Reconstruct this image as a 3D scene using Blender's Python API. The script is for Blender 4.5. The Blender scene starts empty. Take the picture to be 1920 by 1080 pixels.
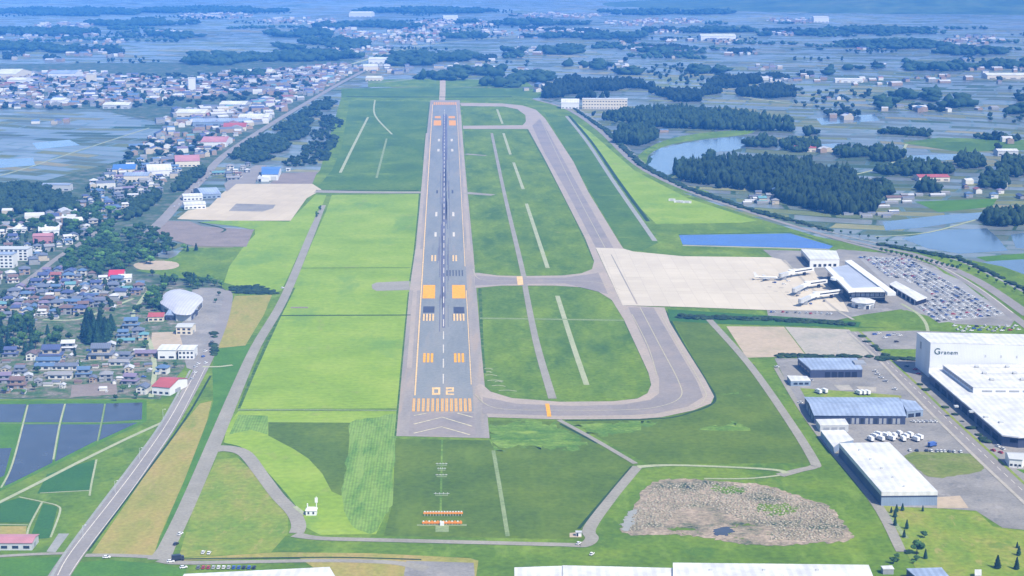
import bpy, bmesh, math, random
import numpy as np
from mathutils import Vector, Matrix
from mathutils import noise as mnoise
from mathutils.geometry import tessellate_polygon

SC = bpy.context.scene
COL = SC.collection
R = math.radians
rng = random.Random(7)
nrg = np.random.RandomState(11)

# ------------------------------------------------------------------ camera
F_PX, CX, CY, HOR, CAM_H = 3200.0, 960.0, 540.0, -100.0, 340.0
TH = math.atan((CY - HOR) / F_PX)
cam = bpy.data.objects.new('camera', bpy.data.cameras.new('camera'))
COL.objects.link(cam)
cam.location = (0, 0, CAM_H)
cam.rotation_euler = (math.pi / 2 - TH, 0, 0)
cam.data.sensor_width = 36
cam.data.lens = F_PX / 1920 * 36
cam.data.clip_start = 1
cam.data.clip_end = 60000
SC.camera = cam

# ------------------------------------------------------------------ sky, sun, exposure
SUN_EL, SUN_AZ = 50.0, 140.0           # azimuth clockwise from the view direction (+Y)
SC.world = bpy.data.worlds.new('World')
SC.world.use_nodes = True
wn = SC.world.node_tree
sky = wn.nodes.new('ShaderNodeTexSky')
sky.sky_type = 'NISHITA'
sky.sun_disc = False
sky.sun_elevation = R(SUN_EL)
sky.sun_rotation = R(SUN_AZ)
sky.air_density = 1.0
sky.dust_density = 0.6
sky.ozone_density = 2.0
bg = wn.nodes['Background']
wn.links.new(sky.outputs[0], bg.inputs[0])
bg.inputs[1].default_value = 0.13
sd = Vector((math.sin(R(SUN_AZ)) * math.cos(R(SUN_EL)), math.cos(R(SUN_AZ)) * math.cos(R(SUN_EL)), math.sin(R(SUN_EL))))
sun = bpy.data.objects.new('sun', bpy.data.lights.new('sun', 'SUN'))
COL.objects.link(sun)
sun.data.energy = 5.0
sun.data.angle = R(0.5)
sun.data.color = (1.0, 0.93, 0.79)
sun.rotation_euler = (-sd).to_track_quat('-Z', 'Y').to_euler()
SC.view_settings.view_transform = 'Standard'
SC.view_settings.look = 'None'
SC.view_settings.exposure = 0.78
SC.view_settings.gamma = 1
SC.cycles.use_denoising = True
SC.cycles.volume_bounces = 0
SC.cycles.max_bounces = 4
HAZE_DENSITY = 8.0e-5
HAZE_COLOR = (0.075, 0.33, 1.0)

# ------------------------------------------------------------------ helpers
def G(px, py, z=0.0):
    """world point on the plane at height z seen at this place of the photograph"""
    a, b = (px - CX) / F_PX, (py - CY) / F_PX
    dy = math.cos(TH) - b * math.sin(TH)
    dz = -math.sin(TH) - b * math.cos(TH)
    t = (z - CAM_H) / dz
    return Vector((a * t, dy * t, z))

def mpp(py):
    return CAM_H / (math.cos(TH) * (py - HOR))

def catmull(pts, n=6, closed=False):
    out = []
    m = len(pts)
    rngi = range(m if closed else m - 1)
    for i in rngi:
        if closed:
            p0, p1, p2, p3 = (Vector(pts[(i + k) % m]) for k in (-1, 0, 1, 2))
        else:
            p0, p1, p2, p3 = Vector(pts[max(i - 1, 0)]), Vector(pts[i]), Vector(pts[i + 1]), Vector(pts[min(i + 2, m - 1)])
        for k in range(n):
            t = k / n
            out.append(0.5 * ((2 * p1) + (p2 - p0) * t + (2 * p0 - 5 * p1 + 4 * p2 - p3) * t * t + (3 * p1 - p0 - 3 * p2 + p3) * t ** 3))
    if not closed:
        out.append(Vector(pts[-1]))
    return out

def tag(o, label=None, cat=None, group=None, kind=None):
    if label: o['label'] = label
    if cat: o['category'] = cat
    if group: o['group'] = group
    if kind: o['kind'] = kind
    return o

def link(o, parent=None):
    COL.objects.link(o)
    if parent: o.parent = parent
    return o

def empty(name, loc=(0, 0, 0), rz=0.0):
    o = bpy.data.objects.new(name, None)
    o.location = loc
    o.rotation_euler.z = rz
    o.empty_display_size = 1
    return link(o)

class MB:
    """collects faces; build() links them as one mesh object"""
    def __init__(s): s.v, s.f, s.m = [], [], []
    def face(s, pts, m=0):
        b = len(s.v)
        s.v += [tuple(p) for p in pts]
        s.f.append(tuple(range(b, b + len(pts)))); s.m.append(m)
    def mesh(s, vs, fs, m=0):
        b = len(s.v)
        s.v += [tuple(p) for p in vs]
        s.f += [tuple(i + b for i in f) for f in fs]; s.m += [m] * len(fs)
    def box(s, x0, x1, y0, y1, z0, z1, m=0, M=None):
        vs = [Vector(p) for p in ((x0, y0, z0), (x1, y0, z0), (x1, y1, z0), (x0, y1, z0), (x0, y0, z1), (x1, y0, z1), (x1, y1, z1), (x0, y1, z1))]
        if M is not None: vs = [M @ p for p in vs]
        s.mesh(vs, [(3, 2, 1, 0), (4, 5, 6, 7), (0, 1, 5, 4), (1, 2, 6, 5), (2, 3, 7, 6), (3, 0, 4, 7)], m)
    def prism(s, poly, z0, z1, m=0, top=True, mtop=None):
        n = len(poly)
        area = sum(poly[i][0] * poly[(i + 1) % n][1] - poly[(i + 1) % n][0] * poly[i][1] for i in range(n))
        if area < 0: poly = poly[::-1]
        vs = [(p[0], p[1], z0) for p in poly] + [(p[0], p[1], z1) for p in poly]
        s.mesh(vs, [(i, (i + 1) % n, n + (i + 1) % n, n + i) for i in range(n)], m)
        if top:
            s.cap([(p[0], p[1], z1) for p in poly], m if mtop is None else mtop)
    def cap(s, pts, m=0):
        pts = [Vector(p) for p in pts]
        tri = tessellate_polygon([pts])
        fs = []
        for t in tri:
            a, b, c = (pts[i] for i in t)
            if (b - a).cross(c - a).z < 0: t = (t[0], t[2], t[1])
            fs.append(tuple(t))
        s.mesh(pts, fs, m)
    def tube(s, a, b, r0, r1=None, n=8, m=0, caps=True):
        r1 = r0 if r1 is None else r1
        a, b = Vector(a), Vector(b)
        d = (b - a).normalized()
        u = d.orthogonal().normalized(); w = d.cross(u)
        vs = [a + (u * math.cos(k * math.tau / n) + w * math.sin(k * math.tau / n)) * r0 for k in range(n)]
        vs += [b + (u * math.cos(k * math.tau / n) + w * math.sin(k * math.tau / n)) * r1 for k in range(n)]
        fs = [(k, (k + 1) % n, n + (k + 1) % n, n + k) for k in range(n)]
        if caps: fs += [tuple(range(n))[::-1], tuple(range(n, 2 * n))]
        s.mesh(vs, fs, m)
    def data(s, name, mats=None, smooth=False):
        me = bpy.data.meshes.new(name)
        me.from_pydata(s.v, [], s.f)
        for k in (mats or []): me.materials.append(k)
        me.polygons.foreach_set('material_index', s.m)
        if smooth: me.polygons.foreach_set('use_smooth', [True] * len(s.f))
        me.update()
        return me
    def build(s, name, mats, parent=None, smooth=False):
        if not isinstance(mats, (list, tuple)): mats = [mats]
        return link(bpy.data.objects.new(name, s.data(name, mats, smooth)), parent)

def inside(p, poly):
    x, y = p[0], p[1]; c = False; n = len(poly)
    for i in range(n):
        x0, y0 = poly[i][0], poly[i][1]; x1, y1 = poly[i - 1][0], poly[i - 1][1]
        if (y0 > y) != (y1 > y) and x < (x1 - x0) * (y - y0) / (y1 - y0) + x0: c = not c
    return c

# ------------------------------------------------------------------ materials
def new_mat(name, rough=0.9, spec=0.2):
    m = bpy.data.materials.new(name); m.use_nodes = True
    b = m.node_tree.nodes['Principled BSDF']
    b.inputs['Roughness'].default_value = rough
    b.inputs['Specular IOR Level'].default_value = spec
    return m, m.node_tree, b

def ramp(nt, stops, interp='LINEAR'):
    r = nt.nodes.new('ShaderNodeValToRGB'); e = r.color_ramp.elements
    r.color_ramp.interpolation = interp
    while len(e) < len(stops): e.new(0.5)
    for k, (p, c) in enumerate(stops):
        e[k].position = p; e[k].color = (*c, 1)
    return r

def noise(nt, coord, scale, detail=4, rough=0.55, scl=(1, 1, 1), rot=0):
    mp = nt.nodes.new('ShaderNodeMapping'); mp.inputs['Scale'].default_value = scl; mp.inputs['Rotation'].default_value = (0, 0, rot)
    nt.links.new(coord, mp.inputs[0])
    n = nt.nodes.new('ShaderNodeTexNoise'); n.inputs['Scale'].default_value = scale
    n.inputs['Detail'].default_value = detail; n.inputs['Roughness'].default_value = rough
    nt.links.new(mp.outputs[0], n.inputs['Vector'])
    return n.outputs['Fac']

def math_n(nt, op, a, b):
    n = nt.nodes.new('ShaderNodeMath'); n.operation = op
    for k, x in enumerate((a, b)):
        if isinstance(x, (int, float)): n.inputs[k].default_value = x
        else: nt.links.new(x, n.inputs[k])
    return n.outputs[0]

def mul_col(nt, col, fac_out, lo, hi):
    """multiply a colour by lo..hi following a 0..1 value"""
    mr = nt.nodes.new('ShaderNodeMapRange'); mr.inputs[1].default_value = 0.3; mr.inputs[2].default_value = 0.7
    mr.inputs[3].default_value = lo; mr.inputs[4].default_value = hi
    nt.links.new(fac_out, mr.inputs[0])
    mx = nt.nodes.new('ShaderNodeVectorMath'); mx.operation = 'SCALE'
    nt.links.new(col, mx.inputs[0]); nt.links.new(mr.outputs[0], mx.inputs['Scale'])
    return mx.outputs[0]

def coords(nt):
    return nt.nodes.new('ShaderNodeTexCoord').outputs['Object']

def mottled(name, c, size=60.0, fine=5.0, amt=0.22, rough=0.9, spec=0.12, scl=(1, 1, 1), rot=0, stripe=None, patches=()):
    """c: list of 2..4 colours mixed by a noise of `size` metres, with finer grain"""
    m, nt, b = new_mat(name, rough, spec)
    co = coords(nt)
    f = noise(nt, co, 1.0 / size, 6, 0.62, scl, rot)
    n = len(c)
    st = [(0.32 + 0.36 * k / max(n - 1, 1), c[k]) for k in range(n)]
    rp = ramp(nt, st); nt.links.new(f, rp.inputs[0])
    col = mul_col(nt, rp.outputs[0], noise(nt, co, 1.0 / fine, 3, 0.6), 1 - amt, 1 + amt)
    if stripe:
        per, ang, s = stripe
        mp = nt.nodes.new('ShaderNodeMapping'); mp.inputs['Rotation'].default_value = (0, 0, ang)
        nt.links.new(co, mp.inputs[0])
        w = nt.nodes.new('ShaderNodeTexWave'); w.inputs['Scale'].default_value = 0.314 / per * 2
        w.inputs['Distortion'].default_value = 1.2; w.inputs['Detail'].default_value = 2; w.inputs['Detail Scale'].default_value = 0.6
        nt.links.new(mp.outputs[0], w.inputs[0])
        col = mul_col(nt, col, w.outputs['Fac'], 1 - s, 1 + s)
    for pc, ps, lo, hi, k, pscl in patches:      # patches of another growth or wear, with ragged outlines
        f2 = noise(nt, co, 1.0 / ps, 7, 0.68, pscl)
        mr = nt.nodes.new('ShaderNodeMapRange'); mr.inputs[1].default_value = lo; mr.inputs[2].default_value = hi; mr.inputs[4].default_value = k
        nt.links.new(f2, mr.inputs[0])
        mx = nt.nodes.new('ShaderNodeMix'); mx.data_type = 'RGBA'
        nt.links.new(mr.outputs[0], mx.inputs[0]); nt.links.new(col, mx.inputs[6]); mx.inputs[7].default_value = (*pc, 1)
        col = mx.outputs[2]
    nt.links.new(col, b.inputs['Base Color'])
    return m

def plain(name, c, rough=0.7, spec=0.3, var=0.08, size=3.0, metal=0):
    m, nt, b = new_mat(name, rough, spec)
    co = coords(nt)
    rp = ramp(nt, [(0.0, c), (1.0, c)])
    f = noise(nt, co, 1.0 / size, 4, 0.6)
    col = mul_col(nt, rp.outputs[0], f, 1 - var, 1 + var)
    nt.links.new(col, b.inputs['Base Color'])
    b.inputs['Metallic'].default_value = metal
    return m

def ribbed(name, c, per=0.6, rough=0.45, amt=0.06, axis=0, dirt=0.1):
    """sheet-metal roof: standing seams and faint weathering"""
    m, nt, b = new_mat(name, rough, 0.35)
    co = coords(nt)
    rp = ramp(nt, [(0, c), (1, c)])
    f = noise(nt, co, 0.07, 5, 0.6)
    nt.links.new(f, rp.inputs[0])
    col = mul_col(nt, rp.outputs[0], f, 1 - dirt, 1 + dirt)
    w = nt.nodes.new('ShaderNodeTexWave'); w.bands_direction = 'XYZ'[axis]
    w.inputs['Scale'].default_value = 0.314 / per
    nt.links.new(co, w.inputs[0])
    col = mul_col(nt, col, w.outputs['Fac'], 1 - amt, 1 + amt)
    nt.links.new(col, b.inputs['Base Color'])
    return m

def water(name, c, rough=0.08, size=40, spec=.5):
    m, nt, b = new_mat(name, rough, spec)
    co = coords(nt)
    f = noise(nt, co, 1.0 / size, 5, 0.6)
    rp = ramp(nt, [(0.3, tuple(x * 0.75 for x in c)), (0.7, tuple(x * 1.25 for x in c))])
    nt.links.new(f, rp.inputs[0]); nt.links.new(rp.outputs[0], b.inputs['Base Color'])
    bp = nt.nodes.new('ShaderNodeBump'); bp.inputs['Strength'].default_value = 0.04; bp.inputs['Distance'].default_value = 0.2
    nt.links.new(noise(nt, co, 0.5, 3), bp.inputs['Height']); nt.links.new(bp.outputs[0], b.inputs['Normal'])
    return m

M = {}
GY = [(0.130, 0.210, 0.012), (0.162, 0.245, 0.017), (0.198, 0.270, 0.028)]
GM = [(0.058, 0.108, 0.004), (0.082, 0.142, 0.006), (0.125, 0.180, 0.010)]
GD = [(0.050, 0.088, 0.003), (0.068, 0.110, 0.004), (0.090, 0.132, 0.006)]
YELLOW_GREEN = (0.17, 0.25, 0.03)  # yellow-green of the brighter clover patches in the grass
DRY = (0.20, 0.195, 0.07)
OLD = (0.028, 0.085, 0.010)
M['grass_bright'] = mottled('mown_grass', GY, 70, 5, 0.13, stripe=(14, R(80), 0.02), patches=[((0.085, 0.175, 0.024), 90, .54, .62, .55, (1, .35, 1)), (DRY, 38, .60, .70, .5, (1, .6, 1)), ((0.20, 0.28, 0.05), 16, .56, .66, .35, (.25, 1.4, 1))])
M['grass_swath'] = mottled('swathed_grass', [(0.060, 0.135, 0.015), (0.12, 0.20, 0.03), (0.145, 0.225, 0.04)], 26, 4, 0.2, scl=(2.2, 0.5, 1), stripe=(4, R(-2), 0.09), patches=[((0.17, 0.25, 0.05), 9, .54, .6, .6, (1.6, .12, 1))])
M['grass_mid'] = mottled('rough_grass', GM, 55, 4, 0.22, patches=[(YELLOW_GREEN, 30, .54, .66, .5, (1.5, .5, 1)), (OLD, 50, .57, .66, .6, (1, .6, 1))])
M['grass_dark'] = mottled('dark_grass', GD, 60, 4, 0.18, patches=[((0.115, 0.17, 0.012), 60, .54, .70, .6, (1.4, .5, 1)), ((0.085, 0.13, 0.02), 7, .6, .66, .5, (.5, 1, 1))])
M['grass_plot'] = mottled('infield_grass', [(0.045, 0.094, 0.005), (0.072, 0.128, 0.005), (0.094, 0.152, 0.006), (0.122, 0.182, 0.009)], 45, 4, 0.24, scl=(1.2, 0.4, 1), patches=[(YELLOW_GREEN, 20, .50, .72, .5, (1.4, .6, 1)), (DRY, 12, .63, .70, .6, (.5, 1, 1)), ((0.026, 0.072, 0.010), 90, .50, .68, .5, (1.3, .35, 1))])
M['grass_far'] = mottled('far_grass', [(0.040, 0.088, 0.010), (0.060, 0.118, 0.010), (0.092, 0.150, 0.014)], 80, 6, 0.2, scl=(1, 0.5, 1), patches=[(YELLOW_GREEN, 50, .56, .68, .4, (.6, 1, 1))])
M['grass_yellow'] = mottled('dry_grass', [(0.095, 0.165, 0.014), (0.145, 0.192, 0.020), (0.195, 0.195, 0.038)], 34, 4, 0.2, scl=(1.4, 0.7, 1), rot=R(15), patches=[((0.27, 0.22, 0.08), 14, .58, .68, .6, (1.4, .5, 1)), ((0.07, 0.14, 0.012), 25, .58, .66, .6, (1, 1, 1))])
M['grass_olive'] = mottled('olive_grass', [(0.085, 0.125, 0.02), (0.12, 0.15, 0.03), (0.15, 0.16, 0.05)], 20, 3, 0.2, patches=[((0.20, 0.18, 0.10), 12, .58, .68, .5, (1, .6, 1))])
M['grass_tan'] = mottled('tan_grass', [(0.16, 0.175, 0.03), (0.22, 0.20, 0.045), (0.26, 0.20, 0.06)], 40, 3, 0.16, scl=(1.6, 0.6, 1), rot=R(14), patches=[((0.12, 0.17, 0.02), 20, .58, .66, .6, (1.5, .4, 1)), ((0.30, 0.22, 0.10), 18, .58, .68, .5, (1.6, .3, 1))])
M['runway'] = mottled('runway_asphalt', [(0.142, 0.155, 0.160), (0.165, 0.176, 0.178), (0.185, 0.188, 0.184)], 40, 3, 0.10, scl=(2.2, 0.35, 1), patches=[((0.215, 0.195, 0.175), 30, .55, .68, .6, (2.5, .2, 1)), ((0.125, 0.135, 0.15), 26, .58, .66, .6, (3, .15, 1))])
M['shoulder'] = mottled('shoulder_asphalt', [(0.185, 0.172, 0.16), (0.22, 0.198, 0.178), (0.27, 0.222, 0.18)], 50, 3, 0.10, scl=(3, 0.3, 1), patches=[((0.28, 0.215, 0.155), 30, .55, .66, .6, (3, .15, 1)), ((0.15, 0.17, 0.12), 22, .6, .68, .5, (3, .3, 1))])
M['taxiway'] = mottled('taxiway_asphalt', [(0.165, 0.152, 0.148), (0.195, 0.175, 0.165), (0.22, 0.19, 0.17)], 45, 3, 0.09, patches=[((0.15, 0.142, 0.142), 30, .56, .66, .5, (1, .3, 1)), ((0.25, 0.205, 0.18), 24, .58, .68, .5, (.6, .6, 1))])
M['taxi_edge'] = mottled('taxiway_shoulder', [(0.245, 0.215, 0.185), (0.30, 0.25, 0.205)], 40, 3, 0.1)
M['road'] = mottled('road_asphalt', [(0.17, 0.158, 0.15), (0.21, 0.195, 0.182)], 30, 2, 0.1)
M['service'] = mottled('service_road', [(0.185, 0.175, 0.145), (0.235, 0.22, 0.185)], 30, 2, 0.12)
M['yard'] = mottled('yard_asphalt', [(0.145, 0.14, 0.132), (0.185, 0.178, 0.168), (0.225, 0.21, 0.19)], 30, 2, 0.14, patches=[((0.26, 0.245, 0.235), 22, .56, .64, .6, (1, 1, 1)), ((0.10, 0.105, 0.11), 12, .60, .68, .6, (1, .6, 1))])
M['clover'] = mottled('clover_grass', [(0.05, 0.115, 0.010), (0.085, 0.155, 0.014), (0.15, 0.225, 0.03)], 16, 3, 0.25, scl=(.6, 1, 1), patches=[((0.19, 0.265, 0.04), 9, .56, .64, .7, (.5, 1, 1))])
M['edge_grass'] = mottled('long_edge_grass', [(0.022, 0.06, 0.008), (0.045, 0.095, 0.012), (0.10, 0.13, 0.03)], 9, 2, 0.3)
M['pale_path'] = mottled('pale_path', [(0.22, 0.25, 0.14), (0.29, 0.30, 0.19)], 20, 2, 0.15)
M['grass_path'] = mottled('worn_grass_path', [(0.13, 0.18, 0.07), (0.19, 0.23, 0.11)], 14, 2, 0.2)
M['car_park'] = mottled('car_park_asphalt', [(0.20, 0.198, 0.20), (0.25, 0.245, 0.24)], 20, 2, 0.12)
M['stain'] = mottled('oil_stained_concrete', [(0.24, 0.22, 0.19), (0.34, 0.305, 0.25)], 8, 2, 0.1)
M['drain'] = mottled('concrete_drain', [(0.19, 0.20, 0.19), (0.24, 0.24, 0.22)], 20, 2, 0.1)
M['ditch'] = mottled('dark_green_ditch', [(0.012, 0.035, 0.014), (0.025, 0.055, 0.016)], 10, 2, 0.2)  # dark green colour of ditches, banks and grass edges
M['bare'] = mottled('bare_earth', [(0.26, 0.23, 0.155), (0.32, 0.26, 0.19), (0.35, 0.285, 0.21)], 45, 5, 0.1)
M['bare_grey'] = mottled('gravel_earth', [(0.22, 0.215, 0.18), (0.29, 0.265, 0.225), (0.30, 0.27, 0.24)], 35, 4, 0.12)
M['brown'] = mottled('ploughed_earth', [(0.155, 0.13, 0.115), (0.20, 0.165, 0.145)], 20, 2, 0.15, patches=[((0.11, 0.095, 0.085), 14, .55, .65, .6, (.4, 2.5, 1)), ((0.10, 0.13, 0.04), 20, .62, .68, .6, (1, .5, 1))])
M['village'] = mottled('village_ground', [(0.022, 0.060, 0.022), (0.05, 0.095, 0.03), (0.12, 0.115, 0.085), (0.22, 0.205, 0.18)], 11, 2.5, 0.35)
M['town'] = mottled('town_ground', [(0.025, 0.055, 0.025), (0.05, 0.08, 0.04), (0.14, 0.135, 0.12)], 24, 5, 0.3)
M['paddy_green'] = mottled('rice_green', [(0.042, 0.11, 0.006), (0.066, 0.15, 0.008)], 25, 2, 0.15)
M['paddy_deep'] = mottled('rice_dark_green', [(0.026, 0.085, 0.014), (0.038, 0.105, 0.014)], 25, 2, 0.12)
M['paddy_water'] = water('flooded_paddy_water', (0.040, 0.046, 0.056), 0.2, 15, .12)
M['pond_water'] = water('pond_water', (0.06, 0.095, 0.14), 0.14, 60, .2)
M['pool_water'] = water('basin_water', (0.006, 0.05, 0.24), 0.15, 40, .2)  # blue of the reflected sky put into the base colour
M['white_paint'] = plain('white_marking', (0.44, 0.40, 0.35), 0.8, 0.2, 0.25, 3)
M['cream_paint'] = plain('cream_marking', (0.52, 0.35, 0.16), 0.8, 0.2, 0.25, 3)
M['orange_paint'] = plain('orange_marking', (0.58, 0.27, 0.012), 0.8, 0.2, 0.2, 3)
M['red_paint'] = plain('red_marking', (0.52, 0.24, 0.045), 0.8, 0.2, 0.14, 2)
M['old_paint'] = plain('worn_yellow_marking', (0.30, 0.27, 0.19), 0.8, 0.2, 0.2, 2)
M['chevron_paint'] = plain('pale_yellow_marking', (0.40, 0.36, 0.24), 0.8, 0.2, 0.3, 3)
M['black_paint'] = plain('black_marking', (0.045, 0.05, 0.075), 0.8, 0.2, 0.15, 2)
M['rubber'] = mottled('tyre_rubber_marks', [(0.085, 0.085, 0.12), (0.10, 0.10, 0.14), (0.13, 0.14, 0.17)], 30, 2, 0.15, scl=(4, 0.2, 1))

def apron_mat(name, c, rot):
    """concrete slabs: joints and slab to slab tone"""
    m, nt, b = new_mat(name, 0.85, 0.2)
    co = coords(nt)
    mp = nt.nodes.new('ShaderNodeMapping'); mp.inputs['Rotation'].default_value = (0, 0, rot); nt.links.new(co, mp.inputs[0])
    br = nt.nodes.new('ShaderNodeTexBrick'); br.offset = 0; br.inputs['Scale'].default_value = 1
    br.inputs['Brick Width'].default_value = 15; br.inputs['Row Height'].default_value = 15; br.inputs['Mortar Size'].default_value = 0.22
    br.inputs['Color1'].default_value = (*c, 1); br.inputs['Color2'].default_value = (*[x * 0.93 for x in c], 1)
    br.inputs['Mortar'].default_value = (*[x * 0.80 for x in c], 1)
    nt.links.new(mp.outputs[0], br.inputs[0])
    col = mul_col(nt, br.outputs[0], noise(nt, co, 1 / 70, 6, 0.65, (1, 0.4, 1)), 0.90, 1.08)
    nt.links.new(col, b.inputs['Base Color'])
    return m
M['apron'] = apron_mat('apron_concrete', (0.43, 0.38, 0.305), R(-1))
M['apron_tan'] = apron_mat('tan_apron_concrete', (0.40, 0.34, 0.25), R(8))

def fields_mat():
    m, nt, b = new_mat('field_patchwork', 0.8, 0.3)
    co = coords(nt)
    nz = nt.nodes.new('ShaderNodeTexNoise'); nz.inputs['Scale'].default_value = 1 / 900; nz.inputs['Detail'].default_value = 2
    nt.links.new(co, nz.inputs['Vector'])
    ad = nt.nodes.new('ShaderNodeMix'); ad.data_type = 'VECTOR'; ad.inputs[0].default_value = 0.5
    vm = nt.nodes.new('ShaderNodeVectorMath'); vm.operation = 'MULTIPLY_ADD'
    nt.links.new(nz.outputs['Color'], vm.inputs[0]); vm.inputs[1].default_value = (420, 420, 0); nt.links.new(co, vm.inputs[2])
    mp = nt.nodes.new('ShaderNodeMapping'); mp.inputs['Rotation'].default_value = (0, 0, R(17)); nt.links.new(vm.outputs[0], mp.inputs[0])
    br = nt.nodes.new('ShaderNodeTexBrick'); br.inputs['Scale'].default_value = 1
    br.inputs['Brick Width'].default_value = 96; br.inputs['Row Height'].default_value = 40; br.inputs['Mortar Size'].default_value = 3.0
    br.inputs['Color1'].default_value = (0, 0, 0, 1); br.inputs['Color2'].default_value = (1, 1, 1, 1); br.inputs['Mortar'].default_value = (0.5, 0.5, 0.5, 1)
    nt.links.new(mp.outputs[0], br.inputs[0])
    big = noise(nt, co, 1 / 700, 3)
    v = math_n(nt, 'ADD', math_n(nt, 'MULTIPLY', br.outputs['Color'], 0.62), math_n(nt, 'MULTIPLY', big, 0.62))
    v = math_n(nt, 'SUBTRACT', v, 0.14)
    rp = ramp(nt, [(0.0, (0.03, 0.075, 0.018)), (0.14, (0.055, 0.105, 0.025)), (0.23, (0.14, 0.165, 0.145)), (0.52, (0.22, 0.24, 0.23)), (0.60, (0.10, 0.135, 0.06)), (0.68, (0.17, 0.20, 0.05)), (0.80, (0.30, 0.27, 0.15))])
    nt.links.new(v, rp.inputs[0])
    mx = nt.nodes.new('ShaderNodeMix'); mx.data_type = 'RGBA'
    nt.links.new(br.outputs['Fac'], mx.inputs[0]); nt.links.new(rp.outputs[0], mx.inputs[6]); mx.inputs[7].default_value = (0.055, 0.10, 0.03, 1)
    col = mul_col(nt, mx.outputs[2], noise(nt, co, 1 / 25, 4), 0.85, 1.15)
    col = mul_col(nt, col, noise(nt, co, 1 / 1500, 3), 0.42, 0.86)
    nt.links.new(col, b.inputs['Base Color'])
    rr = ramp(nt, [(0.20, (0.9,) * 3), (0.28, (0.3,) * 3), (0.54, (0.3,) * 3), (0.60, (0.9,) * 3)])
    nt.links.new(v, rr.inputs[0]); nt.links.new(rr.outputs[0], b.inputs['Roughness'])
    return m
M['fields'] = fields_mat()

def marsh_mat():
    m, nt, b = new_mat('reed_marsh', 0.9, 0.15)
    co = coords(nt)
    f = noise(nt, co, 1 / 26, 8, 0.72)
    rp = ramp(nt, [(0.30, (0.035, 0.04, 0.055)), (0.38, (0.05, 0.075, 0.035)), (0.44, (0.17, 0.15, 0.10)), (0.55, (0.27, 0.215, 0.155)), (0.66, (0.32, 0.26, 0.20)), (0.74, (0.10, 0.13, 0.05))])
    nt.links.new(f, rp.inputs[0])
    col = mul_col(nt, rp.outputs[0], noise(nt, co, 0.35, 3, 0.7), 0.55, 1.3)
    nt.links.new(col, b.inputs['Base Color'])
    return m
M['marsh'] = marsh_mat()

def foliage(name, c0, c1, size=1.6):
    m, nt, b = new_mat(name, 0.85, 0.15)
    co = coords(nt)
    oi = nt.nodes.new('ShaderNodeObjectInfo')
    f = noise(nt, co, 1 / size, 4, 0.7)
    rp = ramp(nt, [(0.35, c0), (0.68, c1)]); nt.links.new(f, rp.inputs[0])
    col = mul_col(nt, rp.outputs[0], oi.outputs['Random'], 0.72, 1.25)
    nt.links.new(col, b.inputs['Base Color'])
    return m
M['leaf'] = foliage('broad_leaves', (0.010, 0.036, 0.010), (0.048, 0.100, 0.020))
M['leaf_light'] = foliage('light_leaves', (0.030, 0.09, 0.018), (0.10, 0.185, 0.035))
M['needle'] = foliage('cedar_needles', (0.007, 0.026, 0.014), (0.022, 0.056, 0.024))
M['wood_leaf'] = foliage('wood_foliage', (0.004, 0.014, 0.006), (0.026, 0.048, 0.014), 13)
M['far_leaf'] = foliage('far_wood_foliage', (0.010, 0.030, 0.014), (0.034, 0.066, 0.028), 40)
M['bark'] = plain('bark', (0.06, 0.045, 0.035), 0.9, 0.1, 0.3, 0.5)
M['hill'] = mottled('hill_cover', [(0.03, 0.06, 0.025), (0.06, 0.10, 0.035), (0.10, 0.13, 0.05)], 260, 60, .3)
M['reed'] = foliage('dry_reeds', (0.10, 0.098, 0.060), (0.31, 0.275, 0.215), 1.7)

# ------------------------------------------------------------------ ground
NSH = [0]
def zlay(layer):
    NSH[0] += 1
    return 0.04 * layer + 0.0009 * (NSH[0] % 40)
ROADS = []
def sheet(name, poly, m, layer, smooth=0, kind='structure', px=True, rag=0.0):
    if smooth: poly = [tuple(p) for p in catmull([(*p, 0) for p in poly], smooth * (4 if rag else 1), True)]
    if rag:      # ragged growth edge
        poly = [(p[0] + rag * 1.6 * mnoise.fractal((p[0] / 9, p[1] / 4, .5), .8, 2, 4), p[1] + rag * .6 * mnoise.fractal((p[0] / 9, p[1] / 4, 7.5), .8, 2, 4)) for p in poly]
    pts = [G(p[0], p[1]) for p in poly] if px else [Vector((p[0], p[1], 0)) for p in poly]
    z = zlay(layer)
    mb = MB(); mb.cap([(p.x, p.y, z) for p in pts])
    return tag(mb.build(name, M[m] if isinstance(m, str) else m), kind=kind)

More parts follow.
